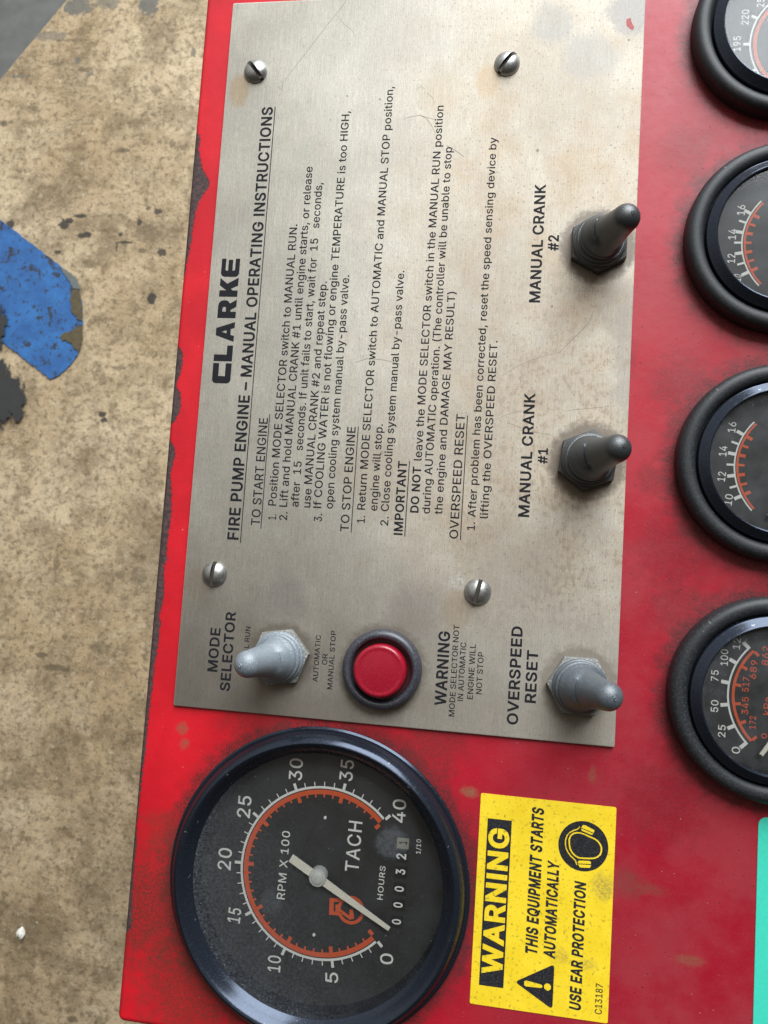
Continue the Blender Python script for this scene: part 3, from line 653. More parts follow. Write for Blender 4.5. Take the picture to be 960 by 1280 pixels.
    'B': (0.4855, '*N*s)~*i)!*i)!,/*$,/*J,**a+y*m+g*r+N*p+=*h+-*]*| ,3)C,$)g+l*&+Q*=+H*A+L*C+r*l+|+/,!+Q+{+{+k,E+Q,e+.-!*[-2*(-7&o-7&o&2*.&2*h&6+<&F+c&_+~(#,1(K,7(u +#(_*s(M*X(?**(:)!(:)!)d*-)d*H)a*_)X*o)M*{)>+&),+)(w'),
    'C': (0.5395, ',v)F+f)F+N(k+3(N*l(<*A(6)w(;)T(J)8(d(})+(o)W(i*4(o*m(}+>)7+a)T+z)w,.*A,3*l,-+3+w+N+Z+f*~,u*~,d+d,R,-,;,M+{,h+Z,~+5-1*A->)X-5(x,w(D,K&{+n&c+)&Z*4&c)?&{(V(D&y(x&N)X&4*@&+*k&.+7&8+Z&G+{&],<&x,R(=,d(b'),
    'D': (0.5316, '&o&2)n&2*_&:+D&S+j&n,,(2,D(Z,])A,d*5,]+),D+l,-,7+k,W+F,r*b-/)t-7&o-7 *D,)*l+v+-+]+C+;+P*k+U*5+P)[+C)/+-(i*j(O*A(@)h(:)!(:)!,/)n,/'),
    'E': (0.448, ')!,/+e,/+e-7&o-7&o&2+h&2+h(:)!(:)!)b+S)b+S*j)!*j'),
    'F': (0.4394, ')!,/+b,/+b-7&o-7&o&2)!&2)!)Y+J)Y+J*b)!*b'),
    'G': (0.5497, '+T(r+B(X+*(F*g(:*C(6)x(;)T(J)8(d(})+(o)W(i*4(o*m(}+>)7+b)S+z)v,.*?,3*k,,+2+v+L+X+g+!,v+!,f+c,S,+,=,K+|,f+[,|+6-1*j-;*>->)V-5(w,w(C,K&z+n&b+(&Z*4&b)?&z(W(D&z(w&N)X&4*C&++%&2+_&G,2&k,U(<,m(u,t)X,t*K*<*K*<)C+c)C+a)6'),
    'H': (0.5463, '+N*m)!*m)!-7&o-7&o&2)!&2)!)e+N)e+N&2,_&2,_-7+N-7'),
    'I': (0.2194, '&q&2)%&2)%-7&q-7'),
    'J': (0.4258, '*1-7*1)#*,([){(E)f(8)J(3).(8(w(E(i([(d)#(d)S&S)S&S(}&X(K&i&}((&Y(L&?(w&0)J&+)z&0*G&?*l&Y++&|+<(K+@(}+@-7'),
    'K': (0.4961, ')!&2)!)5)T)g+D&2,g&4*C*U,h-3+>-7)!*e)!-7&o-7&o&2'),
    'L': (0.4224, ')!-7&o-7&o&2+Y&2+Y(:)!(:'),
    'M': (0.6576, '-s-7,N-7*r({*`)S)7-7&o-7&o&2(|&2(|*g*F&2+?&2,d*g,d&2-s&2'),
    'N': (0.5528, '+R&2,e&2,e-7+U-7+U)8)$-7&o-7&o&2)!&2(}+4)I*M'),
    'O': (0.5627, '(o*m(}+>)8+b)T+{)w,.*A,3*g,.+-+{+J+b+a+?+p*m+u*4+p)W+a)*+J(d+-(J*g(;*A(6)w(;)T(J)8(d(})*(o)W(i*4 -&*4,|+(,d+n,=,K+g,w+*-5*A->)X-5(x,w(E,K&{+n&c+)&Z*4&c)?&{(V(E&y(x&N)X&4*A&++*&4+g&N,=&y,d(V,|)@'),
    'P': (0.4739, '*>*A)z*=)!*=)!,/)y,/*>,,*U,#*f+t*q+d*x+O*z+7*x*z*q*g*f*U*U*I )~)6*]);+1)M+X)l+u*5,)*b,.+7,)+h+u,8+X,^+1,{*]-1)~-7&o-7&o&2)!&2)!)6'),
    'Q': (0.5627, '+J+b+a+?+p*m+u*4+p)W+a)*+K(f*z)E)a)C*P(8*A(6)w(;)T(J)8(d(})*(o)W(i*4(o*m(}+>)8+b)T+{)w,.*A,3*g,.+-+{ (x,w(E,K&{+n&c+)&Z*4&c)?&{(V(E&y(x&N)X&4*A&++*&4+8&:+b%^,{%`,.&m,=&y,d(V,|)@-&*4,|+(,d+n,=,K+g,w+*-5*A->)X-5'),
    'R': (0.4784, '*?*M){*J)!*J)!,/)z,/*?,,*W,$*g+v*r+g*x+S*{+;*x+!*r*m*h*`*W*T ,**g,.+;,*+l+u,;+Y,a+2,}*]-2*!-7&o-7&o&2)!&2)!)B)|)B+/&2,O&2+2)X+Y)s+u*;'),
    'S': (0.476, '*y+@,*+@+z,%+f,M+G,m*|-**M-9)u->)A-9(n-*(E,n(%,L&n,!&g+O&l++&y*e(3*H(c*&)B)m*$)[*T)K*s)6*y)+*|(x*x(f*o(U*a(G*L(<*3(5)s(2)>(;)+(E(x(Q(o(c(f)/&T)/&b(E&w&x(:&U(e&=)9&.)r&)*P&.+&&?+Q&Y+p&|,&(I,-(x,*)A+y)c+O*5*w*Q)l*p)D*~)!+8(x+C(u+S(w+c)!+r)/+~)@,-)W,3)s,6*;,1*X,#*k+m'),
    'T': (0.478, '&R,/)=,/)=&2*L&2*L,/,6,/,6-7&R-7'),
    'U': (0.5466, '+1(R*x(C*[(9*9(5)s(9)V(C)@(R)0(h)%)%(~)D(~-7&o-7&o)=&v(c(/(1(O&d(}&C)W&0*9&**w&0+P&C+}&c,C(1,X(d,_)=,_-7+O-7+O)D+K)%+B(h'),
    'V': (0.5091, '*&(i)f)g(O-7&9-7)N&2*[&2,n-7+W-7'),
    'W': (0.7156, ')R)1(N-7&;-7(x&2*,&2+2+,,7&2-G&2/)-7-q-7,m)1+h-7*X-7'),
    'X': (0.5036, '+N&2,n&3*Z*=,d-5+F-7*4+O*#+5)T+x(`-7&?-6)H*:&4&4(R&2)X(b*!)A*I(b'),
    'Y': (0.5012, ')~*l(S-7&2-6)G)[)G&2*W&2*W)[,m-6+L-7*<+>'),
    'Z': (0.4678, ',#(:)/(:)K(b+~,G+~-7&Z-7&Z,/*N,/&]&|&]&2,#&2'),
    '0': (0.4825, '(s*n(|+B)/+f)B,!)Y,1)u,7*3,1*J,!*^+f*m+B*v*n*z*4*v)V*m)&*^(_*J(F*3(8)u(3)Y(8)B(F)/(_(|)&(s)V(o*4 ,**4,$+(+p+n+R,K++,v*T-5)u->)8-5(b,v(:,K&y+n&h+(&c*4&h)@&y(V(:&z(b&N)8&4)u&+*T&4++&N+S&z+p(V,$)@'),
    '1': (0.4825, '*`(8*`-7)P-7(-,6(/*x)P+u)P(8(!(8(!&2+x&2+x(8'),
    '2': (0.4825, '&z+v&r+0)!+0)(+])/+o)9+~)G,-)Z,4)q,7*?,-*M,#*X+t*_+d*b+O*Y+**?*^&s(!&s&2+v&2+v(:)X(:*Q)7+<*-+c*n+n+N+h+}+V,H+;,j*s-)*G-9)s->)B-9(r-((L,i(0,E'),
    '3': (0.4825, '+`(!+s(M+z(~+s)Q+a){+A*C*t*^*A*l*;*l+e,E+e-7&y-7&y,/*+,/(u*j(u)u)Y)u*#)q*@)i*R)[*a)J*h)8*k(~*h(g*`(U*R(G*A(=)m(3)=(;)-(D(|(P(t(`(k)*&Z)*&h(@&}&t(A&T(i&>):&/)l&+*D&0*u&@+A&['),
    '4': (0.4825, '+G)I+G+.*;+.*;)I(})I+6-7)}-7&Z)5&Z(@*;(@*;&2+G&2+G(@,2(@,2)I'),
    '5': (0.4825, '+u)]+k*$+Y*E+C*b+(*z*e+0*A+:)v+>)<+4)0+.);,/+_,/+_-7(9-7&t)}(q)r)?*.)l*6*)*3*>***P)w*^)e*f)M*j)3*f(u*^(_*Q(M*?(>*+(6)p(3)G(;)+(S)#(a(x)(&k)(&v(B(.&x(J&W(p&?)>&0)o&+*G&1*v&D+A&b+`(.+q(]+x)4'),
    '6': (0.4825, ')]*&)t***/*&*B){*Q)o*^)]*f)G*i).*f(r*^([*Q(I*B(=*.(4)t(1)^(4)J(=):(J).(])%(r)!)/)%)H).)^)9)n)J)| *}*q*Q+$)|+*)t+)+B-6*&-7(d+:()*-&w)]&s)3&x(Z(-(,(J&a(q&D)B&2)t&+*J&0*x&C+A&`+^(++q(W+v).+q)`+a*0+D*T'),
    '7': (0.4825, '&q-7&q,/*Y,/(+&2)C&2+x,<+x-7'),
    '8': (0.4825, '(!,&&y+W(#++(8*_(T*B(D*7(,){&v)^&j);&g(t&m(F($&z(D&X(l&?)?&0)t&+*M&0*}&?+I&X+h&z+{(F,%(t+~)<+r)^+a){+G*8+7*B+S*_+h+++o+W+i,&+V,N+:,n*s-**H-9)t->)D-9(v-*(P,n(4,N *N,$*X+u*^+f*a+S*_+?*W+0*M+#*@*w)t*n)K*w)>+#)4+0)-+?)++S)-+e)4+u)>,$)J,-)t,6*A,- *s(x*p(d*h(S*](F*J(;*4(5)t(2)X(5)A(;)/(F)#(S(x(d(u(x(x)0)$)B)2)Q)C)^)Y)e)t)h*2)e*H)^*Y)Q*g)B*p)0'),
    '9': (0.4825, '*/*A)t*>)_*A)J*I):*W).*h)&*~)!+;)&+S).+i);+{)J,,)_,4)t,7*/,4*B,,*Q+{*^+i*f+S*i+9*f*}*^*h*Q*U*B*I (l)T);)C)m)?)t)@(I&3)e&2+().+d*<+r*h+v+6+q+j+_,<+A,d*x-$*J-7)t->)B-7(q-$(K,e(/,?&x+n&s+;&w*e(,*9(G)p'),
    '#': (0.4695, '*%(d)k&2*o&2+*(d+u(d,))g+9)g+F*^,7*^,E+a+V+a+n-7*k-7*S+a)Y+a)q-7(n-7(V+a&g+a&V*^(G*^(9)g&H)g&8(d(*(d&o&2(r&2)-(d *6)g)<)g)I*^*C*^'),
    '–': (0.379, '&2)8+N)8+N*?&2*?'),
    ' ': (0.213, ''),
  },
  'heavy': {
    'A': (0.5273, '*J){)]){*$+/ *w(X+N&$-$&$*c-D)B-D&%&$(Y&$)0(X'),
    'B': (0.5037, '*I+!)|*v)0*v)0+~*#+~*F+y*W+o*a+b*e+N*c+@*]+4*T+* ,?)F,0)m+v*0+_*C+}*e,,+,,0+Q,++~+w,L+Z,o+4-/*_->*)-D&b-D&b&$*.&$*k&)+B&:+l&T,.&z,>(G,D(t *t(d*k(W*T(L*)(G)0(G)0)V*,)V*E)T*X)M*f)C*p)7*v))*x(w'),
    'C': (0.5577, '-+)S+])S+C(r+,(Y*h(I*A(C)z(H)[(U)B(l)-)1({)Z(v*4({*j)-+8)A+W)]+o){+}*A,%*h+|+,+l+C+S+]*q-**q,p+i,_,3,E,U,&,s+a--+9->*B-K)U-B(q-%(:,T&o+t&V++&M*4&V)=&o(P(:&p(q&C)U&&*@%z*m%}+;&,+a&<,&&R,F&p,_(6,p(]'),
    'D': (0.5498, '&b&$)o&$*b&.+J&H+r&d,6(*,P(T,i)?,q*5,i++,P+r,7,?+t,b+L,}*e-;)u-D&b-D *A+y*e+k+!+S+7+5+C*h+H*5+C)_+7)4+!(r*d([*>(L)g(G)0(G)0+~)m+~'),
    'E': (0.4662, ')0+~+r+~+r-D&b-D&b&$+u&$+u(G)0(G)0)T+a)T+a*w)0*w'),
    'F': (0.4576, ')0+~+o+~+o-D&b-D&b&$)0&$)0)L+W)L+W*o)0*o'),
    'G': (0.5679, '+I(x+9(b+!(Q*d(F*D(C){(H)[(U)B(l)-)1({)Z(v*4({*j)-+9)A+X)Z+o)z+}*?,%*g+{+*+l+A+Q+_*r-+*r,r+h,_,1,G,S,(,q+c-,+:-=*l-H*>-K)S-B(p-%(9,T&n+t&U++&M*4&U)=&n(Q(:&q(p&C)U&&*C%z+)&%+e&<,;&a,b(6,y(r-$)W-$*X*/*X*/)6+S)6'),
    'H': (0.5645, '+A*z)0*z)0-D&b-D&b&$)0&$)0)W+A)W+A&$,l&$,l-D+A-D'),
    'I': (0.2376, '&d&$)3&$)3-D&d-D'),
    'J': (0.444, '*#-D*#)#){(a)q(N)a(D)J(@)3(D)#(N(v(a(q)#(q)a&F)a&F(|&L(H&^&v&{&O(F&4(t&#)J%z)}&#*M&4*u&O+7&v+H(H+M(|+M-D'),
    'K': (0.5143, ')0&$)0)1)R)R+=&$,~&(*S*T-!-=+8-D)0+,)0-D&b-D&b&$'),
    'L': (0.4406, ')0-D&b-D&b&$+g&$+g(G)0(G'),
    'M': (0.6758, '.#-D,E-D*r)H)@-D&b-D&b&$)-&$)-)|*=&$+H&$,V)|,V&$.#&$'),
    'N': (0.571, '+K&$,r&$,r-D+H-D+H)f),-D&b-D&b&$)0&$)0*^'),
    'O': (0.5809, '({*j)-+8)B+Y)[+p)z+}*A,%*d+}+%+p+@+X+T+9+c*j+h*4+c)Z+T)0+@(m+%(U*d(H*A(C)z(H)[(U)B(m)-)0({)Z(v*4 -4*4-,++,p+t,G,T+n-%+--B*A-K)U-B(q-%(;,T&o+t&V++&M*4&V)=&o(P(;&p(q&C)U&&*A%z+-&&+n&C,G&p,p(P-,)='),
    'P': (0.4921, '*;*M)y*J)0*J)0+~)y+~*;+{*O+u*[+k*e+^*k+L*m+7*k*}*e*m*[*_*O*T *!))*`)/+8)B+b)c,#*/,5*_,;+7,5+k,#,>+b,g+7-**`-=*!-D&b-D&b&$)0&$)0))'),
    'Q': (0.5809, '+@+X+T+9+c*j+h*4+c)Z+T)0+J(}+$)R)I)N*8(E)z(H)[(U)B(m)-)0({)Z(v*4({*j)-+8)B+Y)[+p)z+}*A,%*d+}+%+p (q-%(;,T&o+t&V++&M*4&V)=&o(P(;&p(q&C)U&&*A%z+-&&+4&*+[%P-6%S,@&j,G&p,p(P-,)=-4*4-,++,p+t,G,T+n-%+--B*A-K)U-B'),
    'R': (0.4966, '*<*Z){*W)0*W)0+~)z+~*<+{*Q+u*^+l*f+a*l+P*n+;*l+%*g*s*_*i*Q*a ,6*d,;+;,6+o,#,A+c,j+8--*`->*#-D&b-D&b&$)0&$)0)5)t)5+(&$,f&$+D)T+c)i,#*4'),
    'S': (0.4942, '*o+3,:+3,+,*+q,U+P,x+$-6*P-E)u-K)>-E(i-6(=,x&w,T&a,&&Y+O&_+&&m*_(**>(])x)>)a)})N*N)?*i)-*m)%*n(x*l(k*d(^*X(Q*G(H*1(B)s(?)B(H)2(O)&(Z({(h(p)<&D)<&U(A&l&p(1&K(_&1)6%})r%x*S%~+-&3+Y&O+{&u,4(E,:(w,6)D,))j+W*?*|*^)p*})I+.)-+A)(+H)%+T)(+_).+j)7+t)F+})Z,%)r,)*7,#*P+u*_+f'),
    'T': (0.4962, '&E+~)0+~)0&$*Y&$*Y+~,C+~,C-D&E-D'),
    'U': (0.5648, '+((]*r(N*X(E*9(B)v(E)](N)I(])<(o)2)*)/)E)/-D&b-D&b)<&i(`(#(*(F&Y(w&7)U&#*9%y*z&#+V&7,*&Y,O(*,e(`,l)<,l-D+B-D+B)E+?))+6(o'),
    'V': (0.5273, '+N-D*&)8(X-D&%-D)E&$*e&$-$-D'),
    'W': (0.7338, '/:-D-g-D,m)h+r-D*N-D)S)h(X-D&*-D(n&$*6&$+2*S,-&$-Q&$'),
    'X': (0.5218, '+G&$-)&&*f*=,{-B+?-D*#+N(g-D&(-B)=*:%y&((Y&$)d(Z*!)('),
    'Y': (0.5194, '*e)W-&-C+E-D)~++(Z-D%x-C):)W):&$*e&$'),
    'Z': (0.486, ',1(G)H(G,/,C,/-D&M-D&M+~*5+~&O(#&O&$,1&$'),
    '0': (0.5007, ')#*m)-+>);+`)K+u)_,$)u,)*.,$*A+u*Q+`*`+>*i*m*m*4*i)W*`)+*Q(e*A(P*/(D)u(A)^(D)K(P);(e)-)+)#)W(|*4 ,7*4,2+*+|+s+^,S+3-#*X-B)u-K)4-B(Y-#(/,S&m+s&Z+*&U*4&Z)>&m(Q(/&r(Y&D)4&&)u%z*X&&+3&C+_&r+|(Q,2)>'),
    '1': (0.5007, '*m(E*m-D)L-D&|,<(!*`)C+[)C(E&r(E&r&$,)&$,)(E'),
    '2': (0.5007, '&n+z&d+!)/+!)4+Y):+i)C+u)N+})_,()p,**:+}*E+v*M+m*R+`*T+O*M+/*5*f&f((&f&$,&&$,&(G)w(G*Z).+G*$+o*i+{+N+u,#+b,O+D,t*y-4*J-E)s-K)?-E(l-3(C,s(#,K'),
    '3': (0.5007, '+k&w,#(I,+(~,#)U+l*%+I*M*y*j*R*u+r,@+r-D&l-D&l+~)j+~(h*o(h)h)X)h)})d*:)]*J)Q*T)C*[)4*^(~*Z(j*T(]*J(Q*=(I)m(A)B(H)5(O)*(Y)#(d(u)7&J)7&[(<&r&l(9&J(d&2)7%~)l%z*G&#*{&4+J&Q'),
    '4': (0.5007, '+T+;*8+;+M-D)v-D&M)8&M(3*.(3*.&$+T&$+T(3,?(3,?)V+T)V )8)V*.+**.)V'),
    '5': (0.5007, ',%)_+w**+e*L+M*k+0+)*j+<*D+F)v+K)@+B)F+~+l+~+l-D(.-D&e)q(t)e)D)~)m*)*$*%*7)z*F)n*R)_*Y)J*])3*Y(x*R(e*G(V*8(I*&(B)q(@)M(H)5([)0(f)%)5&[)5&i(>(!&q(B&M(j&3);&#)o%z*J&$*}&8+J&X+k(&+~(X,))3'),
    '6': (0.5007, ')a)w)t)y*+)w*;)p*H)f*R)V*Y)D*[).*Y(u*R(b*H(R*;(H*+(A)t(>)b(A)Q(H)C(R)9(c)2(u)0)/)2)E)9)W)C)e)Q)p +(*|*T+1*0+5+Y-B)|-D(X+A&y*2&k)`&f)3&l(W&~(%(A&W(j&8)>&$)t%z*M&#*~&7+J&V+j(#+}(T,&).+})c+l*7+M*^'),
    '7': (0.5007, '&d-D&d+~*D+~&r&$)K&$,),9,)-D'),
    '8': (0.5007, ',,(B,3(t,.)?+~)c+k*&+L*D+_*V+u+&+|+W+v,++b,U+C,x*x-6*K-E)t-K)A-E(p-6(H,x(),U&r,+&l+W&s+&(-*V(?*D&~*&&j)d&^)>&Y(s&`(B&v&r(;&N(g&3)<&#)t%z*P&#+%&3+Q&N+r&s *E+w*L+o*Q+c*S+S*Q+C*L+7*D+-*:+&)t*|)Q+&)G+-)?+7):+C)8+S):+b)?+n)G+x)P+})t,)*<+} *f(x*c(h*](Z*S(P*E(G*2(B)t(?)Z(B)F(G)8(P)/(Z))(h)%(x))),)0););)G)I)Q)])X)t)Z*/)X*B)Q*P)G*[);*c),'),
    '9': (0.5007, '*+*N)t*K)b*N)Q*U)D*a)9*n)3+$)0+;)3+P)9+c)D+r)Q+})b,()t,**+,(*;+}*G+r*R+c*Y+P*[+9*Y+#*R*n*H*_*<*U (e)I)8)7)[)3(2&&)l&$+3)&+p*6+~*e,&+6+}+m+j,C+K,m*~-1*N-D)t-K)>-D(k-1(B,n(!,E&l+q&f+;&k*b&}*3(=)g'),
    '#': (0.4877, ')s(V)[&$*z&$+5(V,#(V,8)t+H)t+Q*P,B*P,U+n+f+n+}-D*`-D*H+n)i+n*#-D(c-D(K+n&[+n&G*P(8*P(.)t&=)t&)(V&w(V&`&$(}&$)8(V *+)t)K)t)T*P*4*P'),
    '–': (0.3972, '&$)++[)++[*L&$*L'),
    ' ': (0.2286, ''),
  },
}
_cache = {}
def glyph(ch, weight):
    key = (ch, weight)
    if key not in _cache:
        adv, s = GLYPHS[weight][ch]
        B = len(DIGITS); loops = []
        for c in s.split():
            v = [(DIGITS.index(c[i]) * B + DIGITS.index(c[i+1])) / 1000 - .4 for i in range(0, len(c), 2)]
            loops.append([Vector((v[i], v[i+1])) for i in range(0, len(v), 2)])
        area = lambda l: sum(a.x*b.y - b.x*a.y for a, b in zip(l, l[1:] + l[:1]))
        inside = lambda p, l: sum((a.y <= p.y) != (b.y <= p.y) and a.x + (p.y-a.y)*(b.x-a.x)/(b.y-a.y) > p.x for a, b in zip(l, l[1:] + l[:1])) % 2
        outer = [l for l in loops if area(l) > 0]
        groups = [[o] + [h for h in loops if area(h) <= 0 and inside(h[0], o)] for o in outer]
        _cache[key] = (adv, groups)
    return _cache[key]

def add_text(bm, entry, z, weight="regular", shear=0.0, track=0.0):
    """one line of lettering fitted between two points: (string, start, end, cap height)"""
    s, a, b, cap = entry
    a, b = Vector(a), Vector(b)
    x = 0.0; items = []
    for ch in s:
        adv, groups = glyph(ch, weight)
        for loops in groups: items.append((x, loops))
        x += adv + track
    ink = [x0 + p.x for x0, ls in items for l in ls for p in l]
    lo, hi = min(ink), max(ink)
    u = (b - a).normalized(); v = Vector((-u.y, u.x))
    sx = (b - a).length / (hi - lo); sy = cap / CAP
    for x0, ls in items:
        if not ls: continue
        loops = []
        for l in ls:
            loops.append([a + u * ((x0 + p.x - lo) * sx + p.y * sy * shear) + v * (p.y * sy) for p in l])
        add_poly(bm, loops, z)

def lettering(name, entries, z, mat, parent, origin=(0, 0, 0), weight="regular", shear=0.0, track=0.0, underline=None, extra=None):
    bm = bmesh.new()
    for e in entries: add_text(bm, e, z, weight, shear, track)
    for (p, q, w) in (underline or []): stroke(bm, [p, q], w, z, taper=False)
    if extra: extra(bm)
    for vtx in bm.verts: vtx.co -= V(origin[0], origin[1], 0)
    return obj(name, bm, mat, parent, smooth=False)

def rounded(x0, y0, x1, y1, r, n=6):
    pts = []
    for cx, cy, a0 in ((x1-r, y1-r, 0), (x0+r, y1-r, 90), (x0+r, y0+r, 180), (x1-r, y0+r, 270)):
        for i in range(n + 1):
            a = math.radians(a0 + 90 * i / n); pts.append((cx + r*math.cos(a), cy + r*math.sin(a)))
    return pts

def circle(c, r, n=48, sx=1.0, sy=1.0): return [(c[0] + r*sx*math.cos(2*math.pi*i/n), c[1] + r*sy*math.sin(2*math.pi*i/n)) for i in range(n)]

# ------------------------------------------------------------------ the setting: floor slab under the panel
FZ = -750.0
def build_floor():
    bm = bmesh.new()
    a, b = FLOOR_EDGE
    d = (Vector(b) - Vector(a)).normalized()
    n = Vector((-d.y, d.x))
    if n.dot(Vector((0, 0)) - Vector(a)) < 0: n = -n
    A = Vector(a) - d * 9000; B = Vector(b) + d * 9000
    C, D = B + n * 9000, A + n * 9000
    q = [A, B, C, D]
    if sum(p.x*r.y - r.x*p.y for p, r in zip(q, q[1:] + q[:1])) < 0: q.reverse()
    add_prism(bm, [(p.x, p.y) for p in q], -120, 0, 4.0)
    tag(obj("floor", bm, MAT['floor'], loc=(0, 0, FZ)), None, None, kind='structure')
    bm = bmesh.new()
    add_poly(bm, [[(-14000, -14000), (14000, -14000), (14000, 14000), (-14000, 14000)]], 0)
    tag(obj("ground", bm, MAT['grey_floor'], loc=(0, 0, FZ - 130), smooth=False), None, None, kind='structure')
FLOOR_EDGE = ((-660.96, 730.14), (-570.54, 846.74))
build_floor()

def ragged(l, amp, step, seed):
    """break straight outline runs into an uneven painted or spilled edge"""
    rnd = random.Random(seed); out = []
    for a, b in zip(l, l[1:] + l[:1]):
        A, B = Vector(a), Vector(b); n = max(1, int((B - A).length / step))
        d = (B - A).normalized(); q = Vector((-d.y, d.x))
        for i in range(n):
            p = A + (B - A) * i / n + q * rnd.uniform(-amp, amp) * (1 if i else .3)
            out.append((p.x, p.y))
    return out

def floor_sheet(name, loops_list, z, mat, parent=None, base=None, amp=.6, step=3.0):
    bm = bmesh.new()
    for k, l in enumerate(loops_list): add_poly(bm, [ragged(l, amp, step, k + len(l))], 0)
    if base:
        for vtx in bm.verts: vtx.co -= V(base[0], base[1], 0)
    return obj(name, bm, mat, parent, loc=(0, 0, z) if parent else (base[0], base[1], z), smooth=False)

BLUE = [(-862.47, 656.86), (-719.51, 569.43), (-670.97, 538.79), (-636.36, 513.45), (-613.38, 499.12), (-575.64, 473.13), (-535.84, 446.34), (-506.28, 425.62), (-500.14, 407.16), (-494.63, 388.77), (-490.72, 362.40), (-492.09, 340.61), (-494.06, 317.72), (-501.75, 306.13), (-510.89, 295.64), (-522.56, 286.20), (-532.03, 282.06), (-547.46, 292.36), (-606.25, 330.09), (-698.05, 390.56), (-839.72, 483.29)]
bc = BLUE[12]
mk = floor_sheet("floor_marking", [BLUE], FZ + 2, MAT['blue'], None, bc)
tag(mk, "scuffed blue painted stripe with a clipped end on the concrete floor", "floor marking")
floor_sheet("worn_patch", [[(-522.50, 342.78), (-517.07, 348.62), (-506.59, 352.27), (-497.45, 357.02), (-490.49, 359.44), (-488.37, 344.62), (-490.68, 326.32), (-492.49, 320.59), (-497.74, 325.02), (-507.21, 335.09), (-514.78, 338.36), (-519.36, 335.97)]], 1.5, MAT['olive'], mk, bc, 1.5)
floor_sheet("worn_patch", [[(-512.32, 407.42), (-509.06, 410.92), (-503.02, 410.99), (-497.01, 399.53), (-493.55, 383.47), (-491.07, 365.15), (-497.31, 367.34), (-505.47, 376.39), (-511.01, 383.21), (-513.54, 395.85)]], 1.5, MAT['olive'], mk, bc, 1.5)
floor_sheet("scuffed_edge", [[(-533.21, 444.36), (-522.86, 438.61), (-509.76, 429.44), (-504.33, 423.69), (-499.40, 411.03), (-504.28, 411.55), (-510.38, 412.06), (-516.31, 422.42), (-527.24, 433.93)]], 1.5, MAT['scuff'], mk, bc)

bm = bmesh.new()
add_poly(bm, [rounded(-110, -110, 80, 160, 8)], 0)
st = obj("floor_stain", bm, MAT['stain'], loc=(*STAIN_AT, FZ + 4.5), smooth=False)
tag(st, "big ragged black stain on the concrete below the blue stripe", "stain")

def pebble():
    bm = bmesh.new()
    bmesh.ops.create_icosphere(bm, subdivisions=3, radius=6 * MM)
    rnd = random.Random(3)
    for v in bm.verts:
        n = v.co.normalized()
        k = 1 + .16*math.sin(5*n.x + 1) + .14*math.sin(6*n.y*n.x*3 + 2) + rnd.uniform(-.04, .04)
        v.co = Vector((n.x * .95, n.y * 1.15, n.z * .6)) * k * 6 * MM
    p = (-493.61, -458.45)
    o = obj("pebble", bm, MAT['pebble'], loc=(p[0], p[1], FZ + 3.2), smooth=50)
    tag(o, "small white crumb lying alone on the tan concrete floor", "pebble")
pebble()

# ------------------------------------------------------------------ the red panel
def build_panel():
    x0, y0, x1, y1 = EDGE_X, -94.7, 330.0, 300.0
    r, rc = 1.8, 2.2
    def outline(inset):
        pts = []
        rr = max(rc - inset, .3)
        for cx, cy, a0 in ((x0 + rc, y0 + rc, 180), (x1 - rc, y0 + rc, 270), (x1 - rc, y1 - rc, 0), (x0 + rc, y1 - rc, 90)):
            for i in range(9):
                a = math.radians(a0 + 90 * i / 8)
                pts.append((cx + rr*math.cos(a), cy + rr*math.sin(a)))
        return pts
    bm = bmesh.new()
    rings = []
    for i in range(7):
        a = math.radians(90 * i / 6)
        rings.append([bm.verts.new(V(x, y, -r + r*math.sin(math.pi/2 - a))) for x, y in outline(r - r*math.sin(a))])
    rings.append([bm.verts.new(V(x, y, -110)) for x, y in outline(0)])
    for A, B in zip(rings, rings[1:]):
        n = len(A)
        for i in range(n):
            j = (i + 1) % n
            bm.faces.new((A[i], B[i], B[j], A[j]))
    bm.faces.new(rings[-1][::-1])
    # flat top with the round hole the tachometer drops through
    hole = circle(TACH, 40.0, 96)
    top = outline(r)
    polys = [[Vector((p[0], p[1], 0)) for p in top], [Vector((p[0], p[1], 0)) for p in hole]]
    hv = [bm.verts.new(V(p[0], p[1], 0)) for p in hole]
    allv = rings[0] + hv
    for t in tessellate_polygon(polys):
        try: bm.faces.new([allv[i] for i in t])
        except ValueError: pass
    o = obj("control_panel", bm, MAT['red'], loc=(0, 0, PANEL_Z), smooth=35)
    tag(o, "red painted steel panel with chipped left edge carrying plate and gauges", "control panel")
build_panel()

